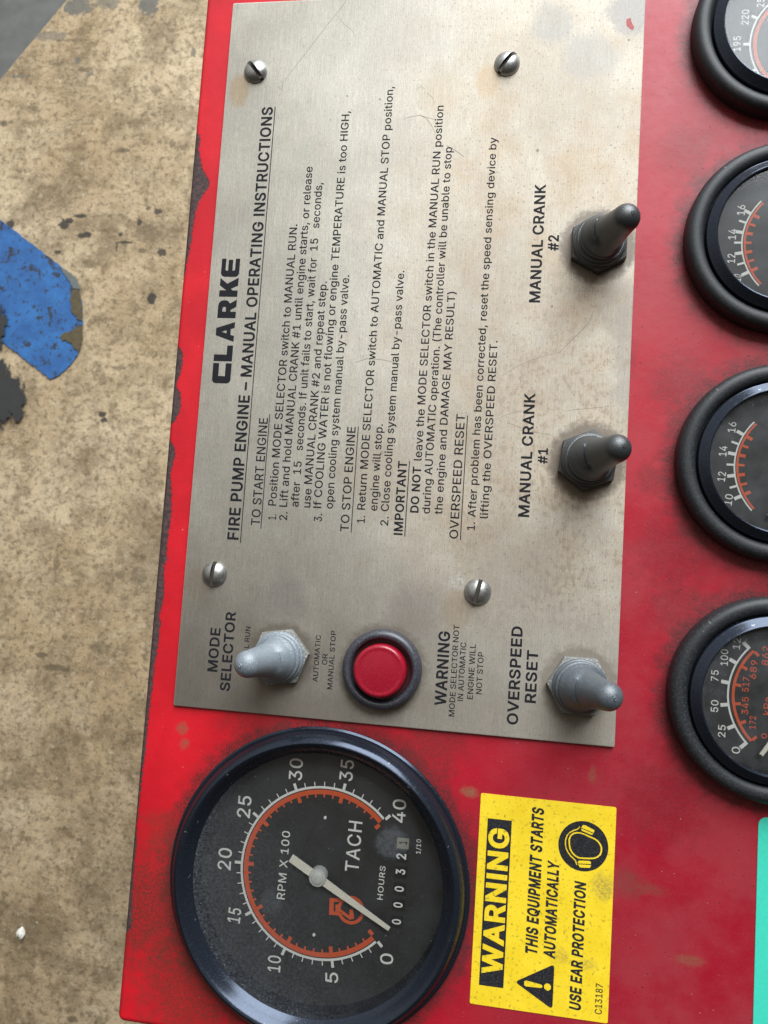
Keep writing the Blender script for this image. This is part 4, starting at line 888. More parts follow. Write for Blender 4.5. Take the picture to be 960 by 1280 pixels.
# ------------------------------------------------------------------ the stainless instruction plate
def build_plate():
    bm = bmesh.new()
    add_prism(bm, rounded(0, 0, PLATE_W, PLATE_H, .5, 3), -.97, 0, .12)
    pl = obj("instruction_plate", bm, MAT['steel'], smooth=30)
    tag(pl, "brushed stainless plate of black operating instructions screwed to the red panel", "instruction plate")
    Z = .03
    # maker's lettering, drawn as shapes: cap height and widths as measured
    A, B = Vector((9.80, 100.70)), Vector((9.53, 141.24))
    A.x = B.x = (A.x + B.x) / 2 ; L = B.y - A.y
    cap = 6.05
    def put(bm, loops, u0, u1):
        s = L / 833.0
        out = [[(A.x - v * cap, A.y + (u0 + u * (u1 - u0)) * s) for u, v in l] for l in loops]
        add_poly(bm, out, Z)
    bm = bmesh.new()
    put(bm, [[(1,0),(.16,0),(.05,.06),(0,.18),(0,.82),(.05,.94),(.16,1),(1,1),(1,.68),(.36,.68),(.36,.32),(1,.32)]], 0, 133)
    put(bm, [[(0,0),(1,0),(1,.32),(.42,.32),(.42,1),(0,1)]], 146, 251)
    put(bm, [[(0,0),(.30,0),(.36,.20),(.66,.20),(.71,0),(1.02,0),(.70,1),(.32,1)], [(.43,.42),(.51,.70),(.59,.42)]], 276, 405)
    put(bm, [[(0,0),(.36,0),(.36,.30),(.46,.30),(.64,0),(1.04,0),(.82,.36),(.95,.47),(1,.62),(.97,.84),(.86,.96),(.70,1),(0,1)], [(.36,.56),(.36,.75),(.58,.75),(.64,.655),(.58,.56)]], 433, 553)
    put(bm, [[(0,0),(.35,0),(.35,.28),(.44,.38),(.62,0),(1.06,0),(.72,.60),(1.03,1),(.62,1),(.35,.62),(.35,1),(0,1)]], 576, 698)
    put(bm, [[(.18,0),(1,0),(1,.24),(.38,.24),(.34,.30),(.34,.38),(.94,.38),(.94,.62),(.34,.62),(.34,.70),(.38,.76),(1,.76),(1,1),(.18,1),(.05,.93),(0,.80),(0,.20),(.05,.07)]], 710, 833)
    obj("maker_lettering", bm, MAT['ink'], pl, smooth=False)
    def ul(p, q, w=.30): x = (p[0] + q[0]) / 2; return ((x, p[1]), (x, q[1]), w)
    BO = .022
    lettering("heading_lettering", [('FIRE PUMP ENGINE – MANUAL OPERATING INSTRUCTIONS', (16.35, 51.77), (16.35, 191.76), 3.39)], Z, MAT['ink'], pl, weight="bold",
              underline=[ul((17.51, 50.88), (16.85, 191.85), .28)])
    lettering("start_instructions", [
        ('TO START ENGINE', (22.85, 56.59), (22.85, 90.09), 2.75),
        ('1.', (27.89, 58.71), (27.89, 60.26), 2.46),
        ('Position MODE SELECTOR switch to MANUAL RUN.', (27.54, 62.95), (27.54, 152.57), 2.46),
        ('2.', (31.38, 58.70), (31.38, 61.23), 2.45),
        ('Lift and hold MANUAL CRANK #1 until engine starts, or release', (31.08, 62.77), (31.08, 171.52), 2.45),
        ('after  15   seconds. If unit fails to start, wait for  15   seconds,', (34.65, 62.95), (34.65, 166.19), 2.44),
        ('use MANUAL CRANK #2 and repeat step.', (38.39, 62.93), (38.39, 134.03), 2.43),
        ('3.', (42.26, 58.89), (42.26, 61.21), 2.42),
        ('If COOLING WATER is not flowing or engine TEMPERATURE is too HIGH,', (41.75, 62.97), (41.75, 189.75), 2.42),
        ('open cooling system manual by-pass valve.', (45.40, 62.98), (45.40, 136.13), 2.41),
        ], Z, MAT['ink'], pl, underline=[ul((23.45, 55.62), (23.22, 91.46), .26)])
    lettering("stop_instructions", [
        ('TO STOP ENGINE', (50.75, 56.32), (50.75, 88.36), 2.54),
        ('1.', (55.54, 59.19), (55.54, 61.32), 2.38),
        ('Return MODE SELECTOR switch to AUTOMATIC and MANUAL STOP position,', (55.34, 63.17), (55.34, 197.55), 2.38),
        ('engine will stop.', (59.09, 63.06), (59.09, 89.54), 2.37),
        ('2.', (62.71, 58.79), (62.71, 61.46), 2.36),
        ('Close cooling system manual by-pass valve.', (62.60, 63.08), (62.60, 137.70), 2.36),
        ], Z, MAT['ink'], pl, underline=[ul((51.56, 56.10), (51.59, 88.56), .26)])
    lettering("important_heading", [('IMPORTANT', (67.14, 56.17), (67.14, 78.51), 2.51), ('DO NOT', (71.54, 63.13), (71.54, 77.02), 2.36)], Z, MAT['ink'], pl, weight="bold",
              underline=[ul((67.94, 55.81), (67.95, 78.64), .26)])
    lettering("important_note", [
        ('leave the MODE SELECTOR switch in the MANUAL RUN position', (71.58, 78.92), (71.58, 190.86), 2.35),
        ('during AUTOMATIC operation. (The controller will be unable to stop', (75.00, 63.06), (75.00, 177.31), 2.32),
        ('the engine and DAMAGE MAY RESULT)', (78.71, 63.01), (78.71, 131.20), 2.31),
        ], Z, MAT['ink'], pl)
    lettering("reset_instructions", [
        ('OVERSPEED RESET', (83.78, 56.04), (83.78, 93.52), 2.51),
        ('1.', (88.60, 58.84), (88.60, 61.21), 2.28),
        ('After problem has been corrected, reset the speed sensing device by', (88.61, 62.74), (88.61, 180.19), 2.28),
        ('lifting the OVERSPEED RESET.', (92.25, 62.59), (92.25, 116.24), 2.27),
        ], Z, MAT['ink'], pl, underline=[ul((84.59, 55.69), (84.52, 93.16), .26)])
    lettering("crank_caption", [('MANUAL CRANK', (104.08, 63.63), (104.08, 100.53), 2.98), ('#1', (108.58, 79.56), (108.58, 84.19), 2.65)], Z, MAT['ink'], pl, weight="bold")
    lettering("crank_caption", [('MANUAL CRANK', (104.07, 128.22), (104.07, 165.04), 3.04), ('#2', (108.73, 144.22), (108.73, 149.09), 2.95)], Z, MAT['ink'], pl, weight="bold")
    lettering("mode_caption", [('MODE', (13.01, 11.20), (13.01, 24.39), 2.98), ('SELECTOR', (17.44, 5.74), (17.44, 29.72), 2.96)], Z, MAT['ink'], pl, weight="bold")
    lettering("mode_position", [('MANUAL RUN', (22.50, 10.55), (22.50, 25.60), 1.48)], Z, MAT['ink'], pl)
    lettering("mode_position", [('AUTOMATIC', (44.53, 10.85), (44.53, 24.73), 1.52), ('OR', (47.01, 16.09), (47.01, 19.35), 1.52),
        ('MANUAL STOP', (49.09, 9.06), (49.09, 26.35), 1.51)], Z, MAT['ink'], pl)
    lettering("warning_caption", [('WARNING', (83.07, 7.22), (83.07, 28.68), 3.17)], Z, MAT['ink'], pl, weight="bold")
    lettering("warning_note", [('MODE SELECTOR NOT', (85.72, 4.39), (85.72, 30.83), 1.62), ('IN AUTOMATIC', (87.99, 9.05), (87.99, 25.90), 1.62), ('ENGINE WILL', (90.79, 9.78), (90.79, 25.63), 1.62),
        ('NOT STOP', (93.22, 11.44), (93.22, 23.50), 1.61)], Z, MAT['ink'], pl)
    lettering("reset_caption", [('OVERSPEED', (103.90, 3.68), (103.90, 31.71), 2.95), ('RESET', (108.63, 10.23), (108.63, 25.19), 2.94)], Z, MAT['ink'], pl, weight="bold")
    # scratches and flecks that catch the eye
    for pts, w in (([(18.77, 198.68), (21.11, 202.95), (26.63, 210.65), (32.60, 219.40), (36.93, 225.22), (38.78, 228.68)], .16), ([(17.17, 198.72), (18.86, 197.59), (19.26, 199.21), (18.36, 200.59)], .22), ([(35.01, 222.57), (37.88, 219.18), (40.65, 216.90), (42.11, 214.68)], .14),
                   ([(59.37, 186.95), (61.62, 187.42), (64.36, 187.89), (66.44, 186.79), (68.36, 184.14), (69.77, 181.50)], .20), ([(64.36, 187.89), (66.93, 187.04), (69.49, 186.20)], .16), ([(62.58, 196.35), (64.03, 197.37), (65.34, 196.54)], .13), ([(66.18, 195.20), (68.04, 193.57), (68.67, 191.45)], .13),
                   ([(73.23, 177.80), (75.27, 176.73), (76.82, 175.67), (78.88, 174.09)], .26), ([(110.75, 113.22), (114.29, 117.18), (117.37, 120.64), (119.11, 123.10), (119.91, 126.03)], .20), ([(93.77, 105.49), (99.26, 109.05), (105.23, 111.63), (110.75, 113.22)], .13),
                   ([(112.96, 95.46), (116.16, 96.05), (120.71, 96.68), (125.69, 97.33)], .16), ([(96.39, 91.50), (100.21, 90.20), (104.48, 88.92), (109.61, 88.17)], .16), ([(93.05, 92.35), (97.65, 94.44), (102.75, 95.59)], .12),
                   ([(49.21, 108.51), (53.12, 109.86), (58.13, 109.48), (63.15, 108.36)], .22), ([(52.47, 47.35), (54.88, 47.98), (56.89, 47.15), (58.77, 48.23), (60.80, 46.92)], .10)):
        bm = bmesh.new(); stroke(bm, pts, w, .012)
        obj("scratch", bm, MAT['scratch'], pl, smooth=False)
    for p, r in (((40.64, 194.84), .32), ((51.30, 193.49), .4), ((101.16, 175.80), .55), ((107.77, 127.07), .5), ((115.63, 214.65), .28), ((126.69, 210.35), .5), ((59.28, 80.78), .55), ((35.74, 186.95), .25), ((79.00, 193.80), .2), ((90.84, 179.30), .22)):
        bm = bmesh.new(); add_poly(bm, [circle(p, r, 9, random.uniform(.7, 1.2), random.uniform(.7, 1.2))], .012)
        obj("spot", bm, MAT['scratch'], pl, smooth=False)
    bm = bmesh.new()
    add_poly(bm, [[(125.72, 217.07), (126.87, 217.53), (127.42, 215.71), (128.17, 214.39), (127.74, 213.38), (126.78, 213.94), (125.80, 215.00)]], .012)
    obj("paint_fleck", bm, MAT['redchip'], pl, smooth=False)
    # four slotted pan head screws
    for (p, ang) in SCREWS:
        R, H, w = 3.95, 2.5, .62
        prof = [(0, H), (1.0, H - .06), (2.0, H - .32), (2.9, H - .85), (3.5, H - 1.45), (3.85, H - 2.0), (R, H - 2.3), (R, 0)]
        bm = bmesh.new()
        for sgn in (1, -1):
            half = lathe(prof, seg=64)
            geo = half.verts[:] + half.edges[:] + half.faces[:]
            res = bmesh.ops.bisect_plane(half, geom=geo, plane_co=V(0, sgn * w, 0), plane_no=(0, sgn, 0), clear_inner=True)
            cut = [e for e in res['geom_cut'] if isinstance(e, bmesh.types.BMEdge)]
            bmesh.ops.edgeloop_fill(half, edges=[e for e in half.edges if e.is_boundary])
            tmp = bpy.data.meshes.new("tmp"); half.to_mesh(tmp); half.free(); bm.from_mesh(tmp); bpy.data.meshes.remove(tmp)
        o = obj("screw", bm, MAT['screw'], pl, loc=(p[0], p[1], 0), smooth=40)
        o.rotation_euler.z = math.radians(ang)
        bm = bmesh.new()
        add_prism(bm, rounded(-3.7, -w + .01, 3.7, w - .01, .1, 2), 0, 1.15)
        obj("screw_slot", bm, MAT['slot'], o, smooth=False)
        if ang > 70:
            o['label'] = "paler zinc screw with its slot upright"
build_plate()

# ------------------------------------------------------------------ toggle switches under rubber boots
def make_switch(name, label, p, tilt, hexrot, boot, nut):
    t = thing(name, label, "toggle switch", (p[0], p[1], 0), "rubber booted toggle switches on the steel plate")
    bm = bmesh.new()
    hx = [(9.1*math.cos(math.radians(hexrot + 60*i)), 9.1*math.sin(math.radians(hexrot + 60*i))) for i in range(6)]
    add_prism(bm, hx, .02, 2.6, .45)
    obj("hex_nut", bm, nut, t, smooth=25)
    bm = bmesh.new()
    # stations along the boot: height along the axis, radius
    st = [(2.6, 7.7), (3.5, 7.7), (3.8, 7.45), (3.85, 6.95), (4.3, 6.9), (4.35, 7.15), (4.9, 7.1), (5.1, 6.8), (5.12, 6.35), (5.6, 6.35), (5.65, 6.55), (6.1, 6.4), (6.3, 6.1), (6.8, 5.95), (7.6, 5.6), (8.6, 5.25), (9.8, 4.95),
          (11, 4.7), (12.5, 4.45), (14, 4.25), (15.5, 4.08), (17, 3.95), (18.5, 3.85)]
    for k in range(1, 9):
        a = math.pi/2 * k / 8
        st.append((18.5 + 3.6*math.sin(a), 3.85*math.cos(a)))
    T = Vector(tilt)
    seg = 48
    def axis(h):
        # straight up through the base, leaning over above it
        k = 0 if h < 4 else min(1, (h - 4) / 5.0)
        lean = (h - 4) * k * (1 - .25*(1 - k)) if h > 4 else 0
        return Vector((T.x * lean, T.y * lean, h - .06 * lean * T.length))
    rings = []
    for h, r in st:
        c = axis(h); d = (axis(h + .05) - axis(h - .05)).normalized()
        ex = Vector((0, 1, 0)).cross(d).normalized(); ey = d.cross(ex)
        if r < 1e-4: rings.append([bm.verts.new((c) * MM)])
        else: rings.append([bm.verts.new((c + ex*r*math.cos(2*math.pi*i/seg) + ey*r*math.sin(2*math.pi*i/seg)) * MM) for i in range(seg)])
    for a, b in zip(rings, rings[1:]):
        for i in range(seg):
            j = (i+1) % seg
            if len(b) == 1: bm.faces.new((a[i], a[j], b[0]))
            else: bm.faces.new((a[i], a[j], b[j], b[i]))
    bo = obj("rubber_boot", bm, boot, t, smooth=60)
    tip = axis(22.1); d = (axis(22.1) - axis(22.0)).normalized()
    bm = lathe([(.62, 0), (.50, .16), (.30, .18), (.16, .02), (0, .01)], seg=20)
    dm = obj("moulding_dimple", bm, boot, bo, smooth=40)
    dm.location = tip * MM - d * .05 * MM
    dm.rotation_euler = d.to_track_quat('Z', 'Y').to_euler()
    return t
make_switch("toggle_switch", "grey booted toggle switch beside the MANUAL CRANK #2 caption", SWITCH_BIG[0], (.34, -.02), -90, MAT['rubber'], MAT['nut'])
make_switch("toggle_switch", "grey booted toggle switch beside the MANUAL CRANK #1 caption", SWITCH_BIG[1], (.38, .06), -97, MAT['rubber'], MAT['nut'])
make_switch("toggle_switch", "grey booted toggle switch leaning over the MODE SELECTOR caption", SWITCH_MODE, (-.30, -.04), 10, MAT['rubber_lit'], MAT['nut_white'])
make_switch("toggle_switch", "grey booted toggle switch beside the OVERSPEED RESET caption", SWITCH_RESET, (.38, .0), 0, MAT['rubber_half_lit'], MAT['nut_white'])

# ------------------------------------------------------------------ red push button
t = thing("push_button", "red round push button in a dark collar on the steel plate", "push button", (*BUTTON, 0))
obj("collar", lathe([(11.7, .02), (11.7, 2.2), (11.5, 3.2), (11.0, 3.9), (10.3, 4.25), (9.6, 4.2), (9.1, 3.7), (8.9, 2.8), (8.85, .02)]), MAT['collar'], t, smooth=50)
obj("well", lathe([(8.8, 1.2), (7.3, 1.0), (0, 1.0)], seg=64), MAT['cap_well'], t, smooth=40)
obj("cap", lathe([(7.6, 1.05), (7.6, 6.3), (7.45, 6.9), (7.1, 7.25), (6.6, 7.35), (6.2, 7.25), (5.6, 7.28), (3, 7.5), (0, 7.58)], seg=80), MAT['cap'], t, smooth=40)

# ------------------------------------------------------------------ tachometer
def build_tach():
    t = thing("tachometer", "large round black tachometer with glossy dark bezel below the steel plate", "tachometer", (*TACH, 0))
    O = (TACH[0], TACH[1], 0)
    FZt = -6.0
    obj("bezel", lathe([(39.5, -1.0), (44.4, -1.0), (44.8, -.6), (44.8, .1), (44.2, .55), (43.7, .5), (43.5, 1.2), (43.1, 2.6), (42.4, 3.9), (41.6, 4.7), (40.9, 4.95), (40.3, 4.75), (39.6, 4.0), (38.7, 2.7), (37.9, 1.6), (37.4, 1.2), (37.2, .9), (37.2, -6.2)], seg=160), MAT['navy'], t, smooth=35)
    obj("dial_face", lathe([(37.3, FZt), (30, FZt), (0, FZt)], seg=96), MAT['face'], t, smooth=False)
    m = (.35, .75)      # centre of the scale on the face
    z = FZt + .05
    bm = bmesh.new()
    arc_strip(bm, m, 24.6, 25.3, 45, 315, z, 140)
    for k in range(41):
        a = 315 - 270 * k / 40
        if k % 5 == 0: tick(bm, m, 25.3, 27.2, a + (1.0 if k == 0 else -1.0 if k == 40 else 0), .85, z)
        else: tick(bm, m, 25.3, 26.6, a, .30, z)
    obj("scale", bm, MAT['white'], t, smooth=False)
    bm = bmesh.new()
    arc_strip(bm, m, 22.9, 24.3, 45, 315, z, 140)
    for k in range(41):
        a = 315 - 270 * k / 40
        if k % 5 == 0: tick(bm, m, 21.2, 22.9, a + (1.2 if k == 0 else -1.2 if k == 40 else 0), 1.1, z)
        else: tick(bm, m, 22.0, 22.9, a, .5, z)
    obj("inner_scale", bm, MAT['orange'], t, smooth=False)
    zt = -5.95
    lettering("numerals", [
        ('0', (71.71, -69.66), (71.58, -66.63), 3.69), ('5', (55.78, -77.02), (55.60, -74.10), 3.75), ('10', (38.03, -76.36), (37.97, -71.76), 3.84), ('15', (24.42, -64.00), (24.65, -59.75), 3.91),
        ('20', (20.24, -48.85), (20.21, -42.44), 4.07), ('25', (25.02, -32.85), (25.15, -26.33), 4.07), ('30', (40.42, -20.01), (40.38, -13.52), 4.01), ('35', (55.96, -18.66), (56.19, -12.49), 3.93), ('40', (72.67, -29.05), (72.68, -22.32), 3.84)],
        zt, MAT['white'], t, O)
    lettering("dial_lettering", [('RPM X 100', (37.78, -55.34), (38.01, -35.32), 2.39), ('TACH', (59.67, -44.78), (59.91, -30.13), 4.01), ('HOURS', (67.48, -51.78), (67.75, -42.10), 1.63), ('1/10', (77.85, -37.34), (77.81, -33.18), 1.33)],
        zt, MAT['white'], t, O, track=.03)
    # orange engine symbol: a block over a ring with a bent crank inside
    bm = bmesh.new()
    def px(cx, cy): return SYM(cx, cy)
    c = (58.23, -55.80)
    ring = circle(c, 4.1, 40)
    add_poly(bm, [ring, circle(c, 3.15, 40)[::-1]], z)
    add_poly(bm, [[(51.56, -53.16), (55.24, -52.71), (55.32, -53.79), (52.88, -54.09), (53.07, -56.83), (55.46, -56.77), (55.53, -57.75), (51.71, -57.93)]], z + .01)
    add_poly(bm, [[(53.49, -54.78), (54.93, -54.53), (55.15, -55.93), (57.81, -57.44), (57.86, -55.68), (58.89, -55.56), (59.34, -58.14), (58.06, -58.55), (54.85, -56.84), (53.59, -56.91)]], z + .01)
    for v in bm.verts: v.co -= V(O[0], O[1], 0)
    obj("engine_symbol", bm, MAT['orange'], t, smooth=False)
    # hour counter: drums behind small windows
    bm = bmesh.new()
    for q in ((72.11, -57.51), (72.28, -52.75), (72.36, -48.10), (72.46, -43.27), (72.48, -38.78)):
        add_poly(bm, [rounded(q[0] - 1.9 - O[0], q[1] - 1.75 - O[1], q[0] + 1.9 - O[0], q[1] + 1.75 - O[1], .2, 2)], FZt + .02)
    hc = obj("hour_counter", bm, MAT['window'], t, smooth=False)
    lettering("counter_digits", [('0', (73.29, -58.11), (73.26, -56.63), 2.50), ('0', (73.43, -53.33), (73.41, -51.85), 2.50), ('0', (73.50, -48.76), (73.47, -47.23), 2.50), ('3', (73.62, -43.84), (73.61, -42.33), 2.63),
        ('2', (73.62, -39.48), (73.62, -37.87), 2.75)], FZt + .07, MAT['white'], hc, O, weight="bold")
    bm = bmesh.new()
    q = (72.68, -34.72)
    add_poly(bm, [rounded(q[0] - 2.0 - O[0], q[1] - 1.75 - O[1], q[0] + 1.6 - O[0], q[1] + 1.4 - O[1], .25, 2)], FZt + .04)
    dr = obj("tenths_drum", bm, MAT['drum'], hc, smooth=False)
    lettering("drum_digit", [('1', (73.66, -35.10), (73.65, -34.22), 2.27)], FZt + .09, MAT['window'], dr, O, weight="bold")
    # needle
    hub = (48.03, -46.63); tipp = (70.30, -58.61); tail = (39.68, -41.49)
    H = Vector(hub) - Vector(O[:2]); d = (Vector(tipp) - Vector(hub)); n1 = d.length; d.normalize(); s = Vector((-d.y, d.x)); n0 = (Vector(tail) - Vector(hub)).length
    bm = bmesh.new()
    q = [H - d*n0 - s*1.25, H - s*1.2, H + d*n1 - s*.62, H + d*n1 + s*.62, H + s*1.2, H - d*n0 + s*1.25]
    add_prism(bm, [(p.x, p.y) for p in q], -3.6, -3.2, .1)
    nd = obj("needle", bm, MAT['cream'], t, smooth=25)
    obj("hub", lathe([(2.6, -5.9), (2.6, -2.9), (2.4, -2.6), (1.9, -2.5), (1.8, -2.35), (1.4, -2.15), (.3, -2.1), (.25, -2.35), (0, -2.35)], c=(H.x, H.y), seg=40), MAT['hub'], nd, smooth=35)
    for q in ((47.58, -64.28), (48.51, -30.06)):
        bm = bmesh.new()
        add_lathe(bm, [(.5, FZt), (.42, FZt + .3), (0, FZt + .42)], c=(q[0] - O[0], q[1] - O[1]), seg=14)
        obj("rivet", bm, MAT['white'], t, smooth=50)
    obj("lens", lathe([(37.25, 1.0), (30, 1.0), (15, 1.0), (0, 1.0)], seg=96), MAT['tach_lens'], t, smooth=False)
build_tach()

# ------------------------------------------------------------------ the column of small gauges
PROF_RING = [(24, -1.0), (27.4, -1.0), (27.9, -.5), (27.9, 2.6), (27.6, 3.6), (26.9, 4.4), (25.9, 4.8), (24.6, 4.7), (23.6, 4.2), (23.1, 3.4), (22.9, 2.4), (22.6, 2.3)]
PROF_BEZEL = [(22.7, 1.0), (22.7, 3.8), (22.5, 4.4), (22.1, 4.6), (20.6, 5.9), (20.2, 6.1), (19.9, 6.0), (19.75, 5.6), (19.7, 5.0), (19.7, -.6)]
def make_gauge(k, label):
    c = GAUGES[k]
    t = thing("round_gauge", label, "gauge", (*c, 0), "small round gauges down the right side")
    obj("mounting_ring", lathe(PROF_RING, seg=128), MAT['ring'], t, smooth=40)
    obj("bezel", lathe(PROF_BEZEL, seg=128), MAT['navy'], t, smooth=40)
    obj("dial_face", lathe([(19.7, 0), (12, 0), (0, 0)], seg=72), MAT['face'], t, smooth=False)
    obj("lens", lathe([(19.75, 5.0), (10, 5.0), (0, 5.0)], seg=72), MAT['lens'], t, smooth=False)
    return t, (c[0], c[1], 0)
def gauge_needle(t, piv, ang, r1):
    bm = bmesh.new()
    a = math.radians(ang); d = Vector((math.cos(a), math.sin(a))); s = Vector((-d.y, d.x)); P = Vector(piv)
    q = [P - d*3 - s*.9, P + d*r1 - s*.55, P + d*r1 + s*.55, P - d*3 + s*.9]
    add_prism(bm, [(p.x, p.y) for p in q], 1.6, 2.0, .08)
    n = obj("needle", bm, MAT['cream'], t, smooth=25)
    obj("hub", lathe([(2.4, .1), (2.4, 2.4), (2.0, 2.7), (0, 2.7)], c=piv, seg=32), MAT['ring'], n, smooth=35)
Zg = .05
# the two voltmeters
for k, lab in ((1, "small round gauge scaled 10 to 16, nearer the MANUAL CRANK #2 switch"), (2, "small round gauge scaled 10 to 16, nearer the MANUAL CRANK #1 switch")):
    t, O = make_gauge(k, lab)
    piv = (6.9, -.9); R = 18.35
    bm = bmesh.new()
    arc_strip(bm, piv, R, R + .42, 180 - 43, 180 + 43, Zg, 60)
    for i in range(7):
        a = 180 + 27.6 - 9.35 * i
        tick(bm, piv, R + .42, R + 2.35, a, .95 if i % 2 == 0 else .62, Zg)
    obj("scale", bm, MAT['white'], t, smooth=False)
    bm = bmesh.new()
    arc_strip(bm, piv, R - .85, R - .25, 180 - 43, 180 + 43, Zg, 60)
    for i in range(7): tick(bm, piv, R - 2.5, R - .85, 180 + 27.6 - 9.35 * i, .95 if i % 2 == 0 else .7, Zg)
    obj("inner_scale", bm, MAT['orange'], t, smooth=False)
    if k == 2:
        E = [('10', (160.29, 69.98), (160.63, 73.07), 2.04), ('12', (158.24, 76.68), (158.55, 79.38), 2.05), ('14', (158.46, 83.97), (158.64, 86.86), 2.06), ('16', (160.64, 90.86), (160.91, 93.88), 2.06)]
    else:
        E = [('10', (160.88, 135.34), (161.25, 137.13), 2.09), ('12', (159.17, 140.70), (159.24, 143.46), 2.09), ('14', (159.21, 147.78), (159.30, 150.91), 2.10), ('16', (161.45, 155.13), (161.57, 158.16), 2.10)]
    lettering("numerals", E, Zg, MAT['white'], t, O)
    gauge_needle(t, piv, 236, 17.0)
# oil pressure
t, O = make_gauge(3, "small round gauge scaled 0 to 125, beside the OVERSPEED RESET switch")
piv = (7.2, .3); R = 18.5
bm = bmesh.new()
arc_strip(bm, piv, R, R + .5, 135, 225, Zg, 60)
for i in range(6): tick(bm, piv, R + .5, R + 2.4, 225 - 18*i + (1.4 if i == 0 else -1.4 if i == 5 else 0) * -1, 1.0, Zg)
obj("scale", bm, MAT['white'], t, smooth=False)
bm = bmesh.new()
arc_strip(bm, piv, R - 1.5, R - .75, 135, 225, Zg, 60)
for i in range(6): tick(bm, piv, R - 3.0, R - 1.5, 225 - 18*i, .8, Zg)
obj("inner_scale", bm, MAT['orange'], t, smooth=False)
lettering("numerals", [('0', (164.39, 1.41), (164.42, 3.25), 2.09), ('25', (160.46, 5.51), (160.47, 8.84), 1.90), ('50', (158.35, 12.14), (158.40, 15.43), 1.91), ('75', (158.16, 20.64), (158.19, 23.66), 1.91), ('100', (160.56, 25.12), (160.56, 29.60), 1.91), ('125', (163.60, 29.84), (163.97, 34.73), 1.90)],
          Zg, MAT['white'], t, O)
lettering("inner_numerals", [('172', (168.32, 8.49), (168.36, 11.96), 1.67), ('345', (166.26, 12.20), (166.30, 17.00), 1.68), ('517', (166.22, 18.41), (166.41, 22.37), 1.68), ('689', (167.99, 22.06), (168.38, 27.14), 1.68), ('862', (171.12, 26.04), (171.30, 31.32), 1.67), ('kPa', (171.87, 12.60), (171.96, 17.39), 1.66), ('0', (171.31, 6.17), (171.34, 7.58), 1.45)],
          Zg, MAT['orange'], t, O)
gauge_needle(t, piv, 236.5, 18.6)
# water temperature
t, O = make_gauge(0, "small round gauge scaled from 195, in the top corner, its glass catching the sky")
piv = (6.5, -3.8); R = 17.3
bm = bmesh.new()
arc_strip(bm, piv, R, R + .5, 120, 232, Zg, 60)
for i in range(5): tick(bm, piv, R + .5, R + 2.2, 207 - 27*i, .9, Zg)
obj("scale", bm, MAT['white'], t, smooth=False)
bm = bmesh.new()
arc_strip(bm, piv, R - 1.6, R - .6, 120, 232, Zg, 60)
obj("inner_scale", bm, MAT['orange'], t, smooth=False)
lettering("numerals", [('195', (158.90, 205.60), (158.88, 210.37), 2.03), ('220', (160.93, 213.80), (161.03, 218.59), 2.03), ('250', (165.17, 219.16), (165.28, 223.69), 2.02)], Zg, MAT['white'], t, O)
gauge_needle(t, piv, 245, 16.0)

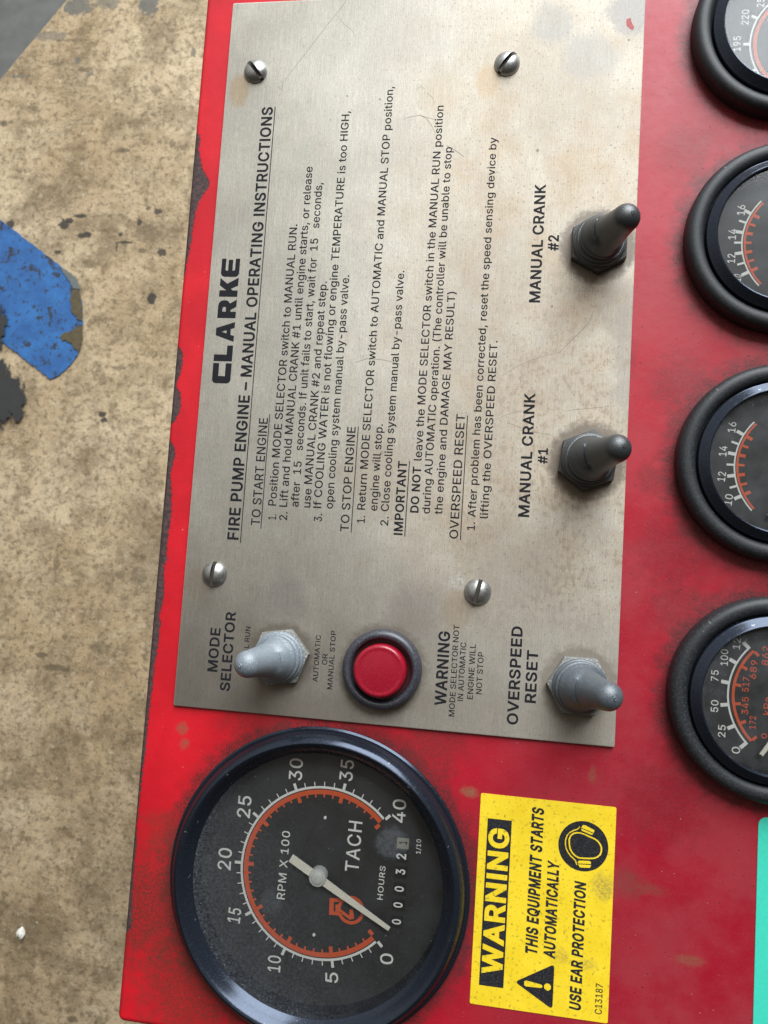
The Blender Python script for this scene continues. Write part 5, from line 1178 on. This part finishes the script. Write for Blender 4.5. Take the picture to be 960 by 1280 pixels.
# ------------------------------------------------------------------ yellow warning sticker
def build_sticker():
    x0, y0, w, h = STICKER[0], STICKER[1], 37.8, 58.0
    z0 = PANEL_Z + .03
    bm = bmesh.new()
    add_prism(bm, rounded(0, 0, w, h, .5, 3), 0, .12)
    s = obj("warning_sticker", bm, MAT['yellow'], loc=(x0, y0, z0), smooth=False)
    tag(s, "yellow rectangular ear protection warning sticker beside the large tachometer", "sticker")
    O = (x0, y0, 0); Z = .16
    bm = bmesh.new()
    q = [(96.78, -23.40), (103.85, -23.41), (103.60, -69.22), (97.03, -69.21)]
    X0, X1 = (q[0][0] + q[3][0]) / 2 - x0, (q[1][0] + q[2][0]) / 2 - x0
    Y0, Y1 = (q[2][1] + q[3][1]) / 2 - y0, (q[0][1] + q[1][1]) / 2 - y0
    add_poly(bm, [[(X0, Y0), (X1, Y0), (X1, Y1), (X0, Y1)]], Z)
    b = obj("banner", bm, MAT['vinyl_black'], s, smooth=False)
    lettering("banner_lettering", [('WARNING', (102.88, -65.97), (102.88, -25.85), 5.15)], Z + .05, MAT['yellow'], b, O, weight="heavy")
    lettering("message_lettering", [('THIS EQUIPMENT STARTS', (112.40, -59.18), (112.40, -19.15), 2.99), ('AUTOMATICALLY', (117.30, -59.51), (117.30, -33.37), 2.84), ('USE EAR PROTECTION', (124.89, -72.34), (124.89, -38.12), 2.82)],
              Z, MAT['vinyl_black'], s, O, weight="heavy", shear=.12)
    lettering("code_lettering", [('C13187', (130.68, -72.47), (130.68, -64.41), 1.85)], Z, MAT['vinyl_black'], s, O)
    # triangle with exclamation mark knocked out
    tri = [Vector(p) - Vector(O[:2]) for p in [(106.79, -67.05), (117.50, -60.87), (117.31, -72.98)]]
    tri[1].x = tri[2].x = (tri[1].x + tri[2].x) / 2
    cen = sum(tri, Vector((0, 0))) / 3
    out = []
    for i, p in enumerate(tri):
        a, c = tri[i-1], tri[(i+1) % 3]
        d1, d2 = (a - p).normalized(), (c - p).normalized()
        for k in range(5):
            f = k / 4
            out.append((p + d1 * 1.0 * (1-f)**2 + d2 * 1.0 * f**2 + (d1+d2) * .12 * 2*f*(1-f)))
    out = [(p.x, p.y) for p in out]
    bm = bmesh.new(); add_poly(bm, [out], Z)
    tr = obj("hazard_triangle", bm, MAT['vinyl_black'], s, smooth=False)
    bm = bmesh.new()
    e = [Vector(p) - Vector(O[:2]) for p in [(109.89, -67.06), (113.97, -67.25), (115.79, -67.21)]]
    add_poly(bm, [[(e[0].x, e[0].y + .80), (e[0].x - .5, e[0].y + .5), (e[0].x - .5, e[0].y - .5), (e[0].x, e[0].y - .80), (e[1].x, e[1].y - .45), (e[1].x + .4, e[1].y - .25), (e[1].x + .4, e[1].y + .25), (e[1].x, e[1].y + .45)]], Z + .05)
    add_poly(bm, [circle(e[2], .95, 20)], Z + .05)
    obj("exclamation_mark", bm, MAT['yellow'], tr, smooth=False)
    # disc with a head wearing ear defenders
    c = Vector((123.79, -28.14)) - Vector(O[:2])
    bm = bmesh.new(); add_poly(bm, [circle(c, 6.85, 64)], Z)
    dk = obj("ear_protection_disc", bm, MAT['vinyl_black'], s, smooth=False)
    def D(cx, cy): return ((cx - 415) / 10.667 / 4.34 + c.x, -(cy - 507) / 10.667 / 4.34 + c.y)
    head = [D(*p) for p in ((228,500),(224,440),(240,390),(275,355),(320,338),(380,336),(440,352),(500,372),(560,392),(605,420),(635,455),(655,500),(655,550),(640,595),(605,630),(560,652),(500,662),(430,668),(360,668),(310,645),(270,610),(240,560))]
    def inset(l, d):
        g = Vector((sum(p[0] for p in l) / len(l), sum(p[1] for p in l) / len(l)))
        return [tuple(g + (Vector(p) - g) * (1 - d / (Vector(p) - g).length)) for p in l]
    bm = bmesh.new()
    add_poly(bm, [head, inset(head, .42)[::-1]], Z + .05)
    band = [D(*p) for p in ((358,262),(350,285),(325,305),(280,325),(235,355),(205,395),(188,450),(188,510),(200,560),(225,605),(262,650),(300,678),(325,700),(338,735),(345,750))]
    stroke(bm, band, .30, Z + .05, taper=False)
    for pts in (((372,290),(400,240),(430,240),(548,290),(540,325),(385,278)), ((378,298),(388,290),(535,335),(520,352),(480,345),(390,315)),
                ((352,715),(375,692),(505,684),(522,700),(520,720),(360,732)), ((358,742),(524,732),(510,770),(385,780))):
        add_poly(bm, [[D(*p) for p in pts]], Z + .05)
    obj("ear_defender_symbol", bm, MAT['yellow'], dk, smooth=False)
build_sticker()

# ------------------------------------------------------------------ mint green label at the lower right corner
gp = [(171.04, -15.03), (168.98, -69.52)]
gx = (gp[0][0] + gp[1][0]) / 2; gy = gp[0][1]
bm = bmesh.new()
add_prism(bm, rounded(0, -76, 90, 0, 2.2, 5), 0, .15)
g = obj("green_label", bm, MAT['green'], loc=(gx, gy, PANEL_Z + .03), smooth=False)
tag(g, "mint green label with rounded corner at the lower right of the red panel", "label")
bm = bmesh.new()
add_poly(bm, [[(4.6, -74), (86, -74), (86, -44), (4.6, -44)], [(5.1, -73.5), (5.1, -44.5), (85.5, -44.5), (85.5, -73.5)]], .19)
obj("border_line", bm, MAT['vinyl_black'], g, smooth=False)
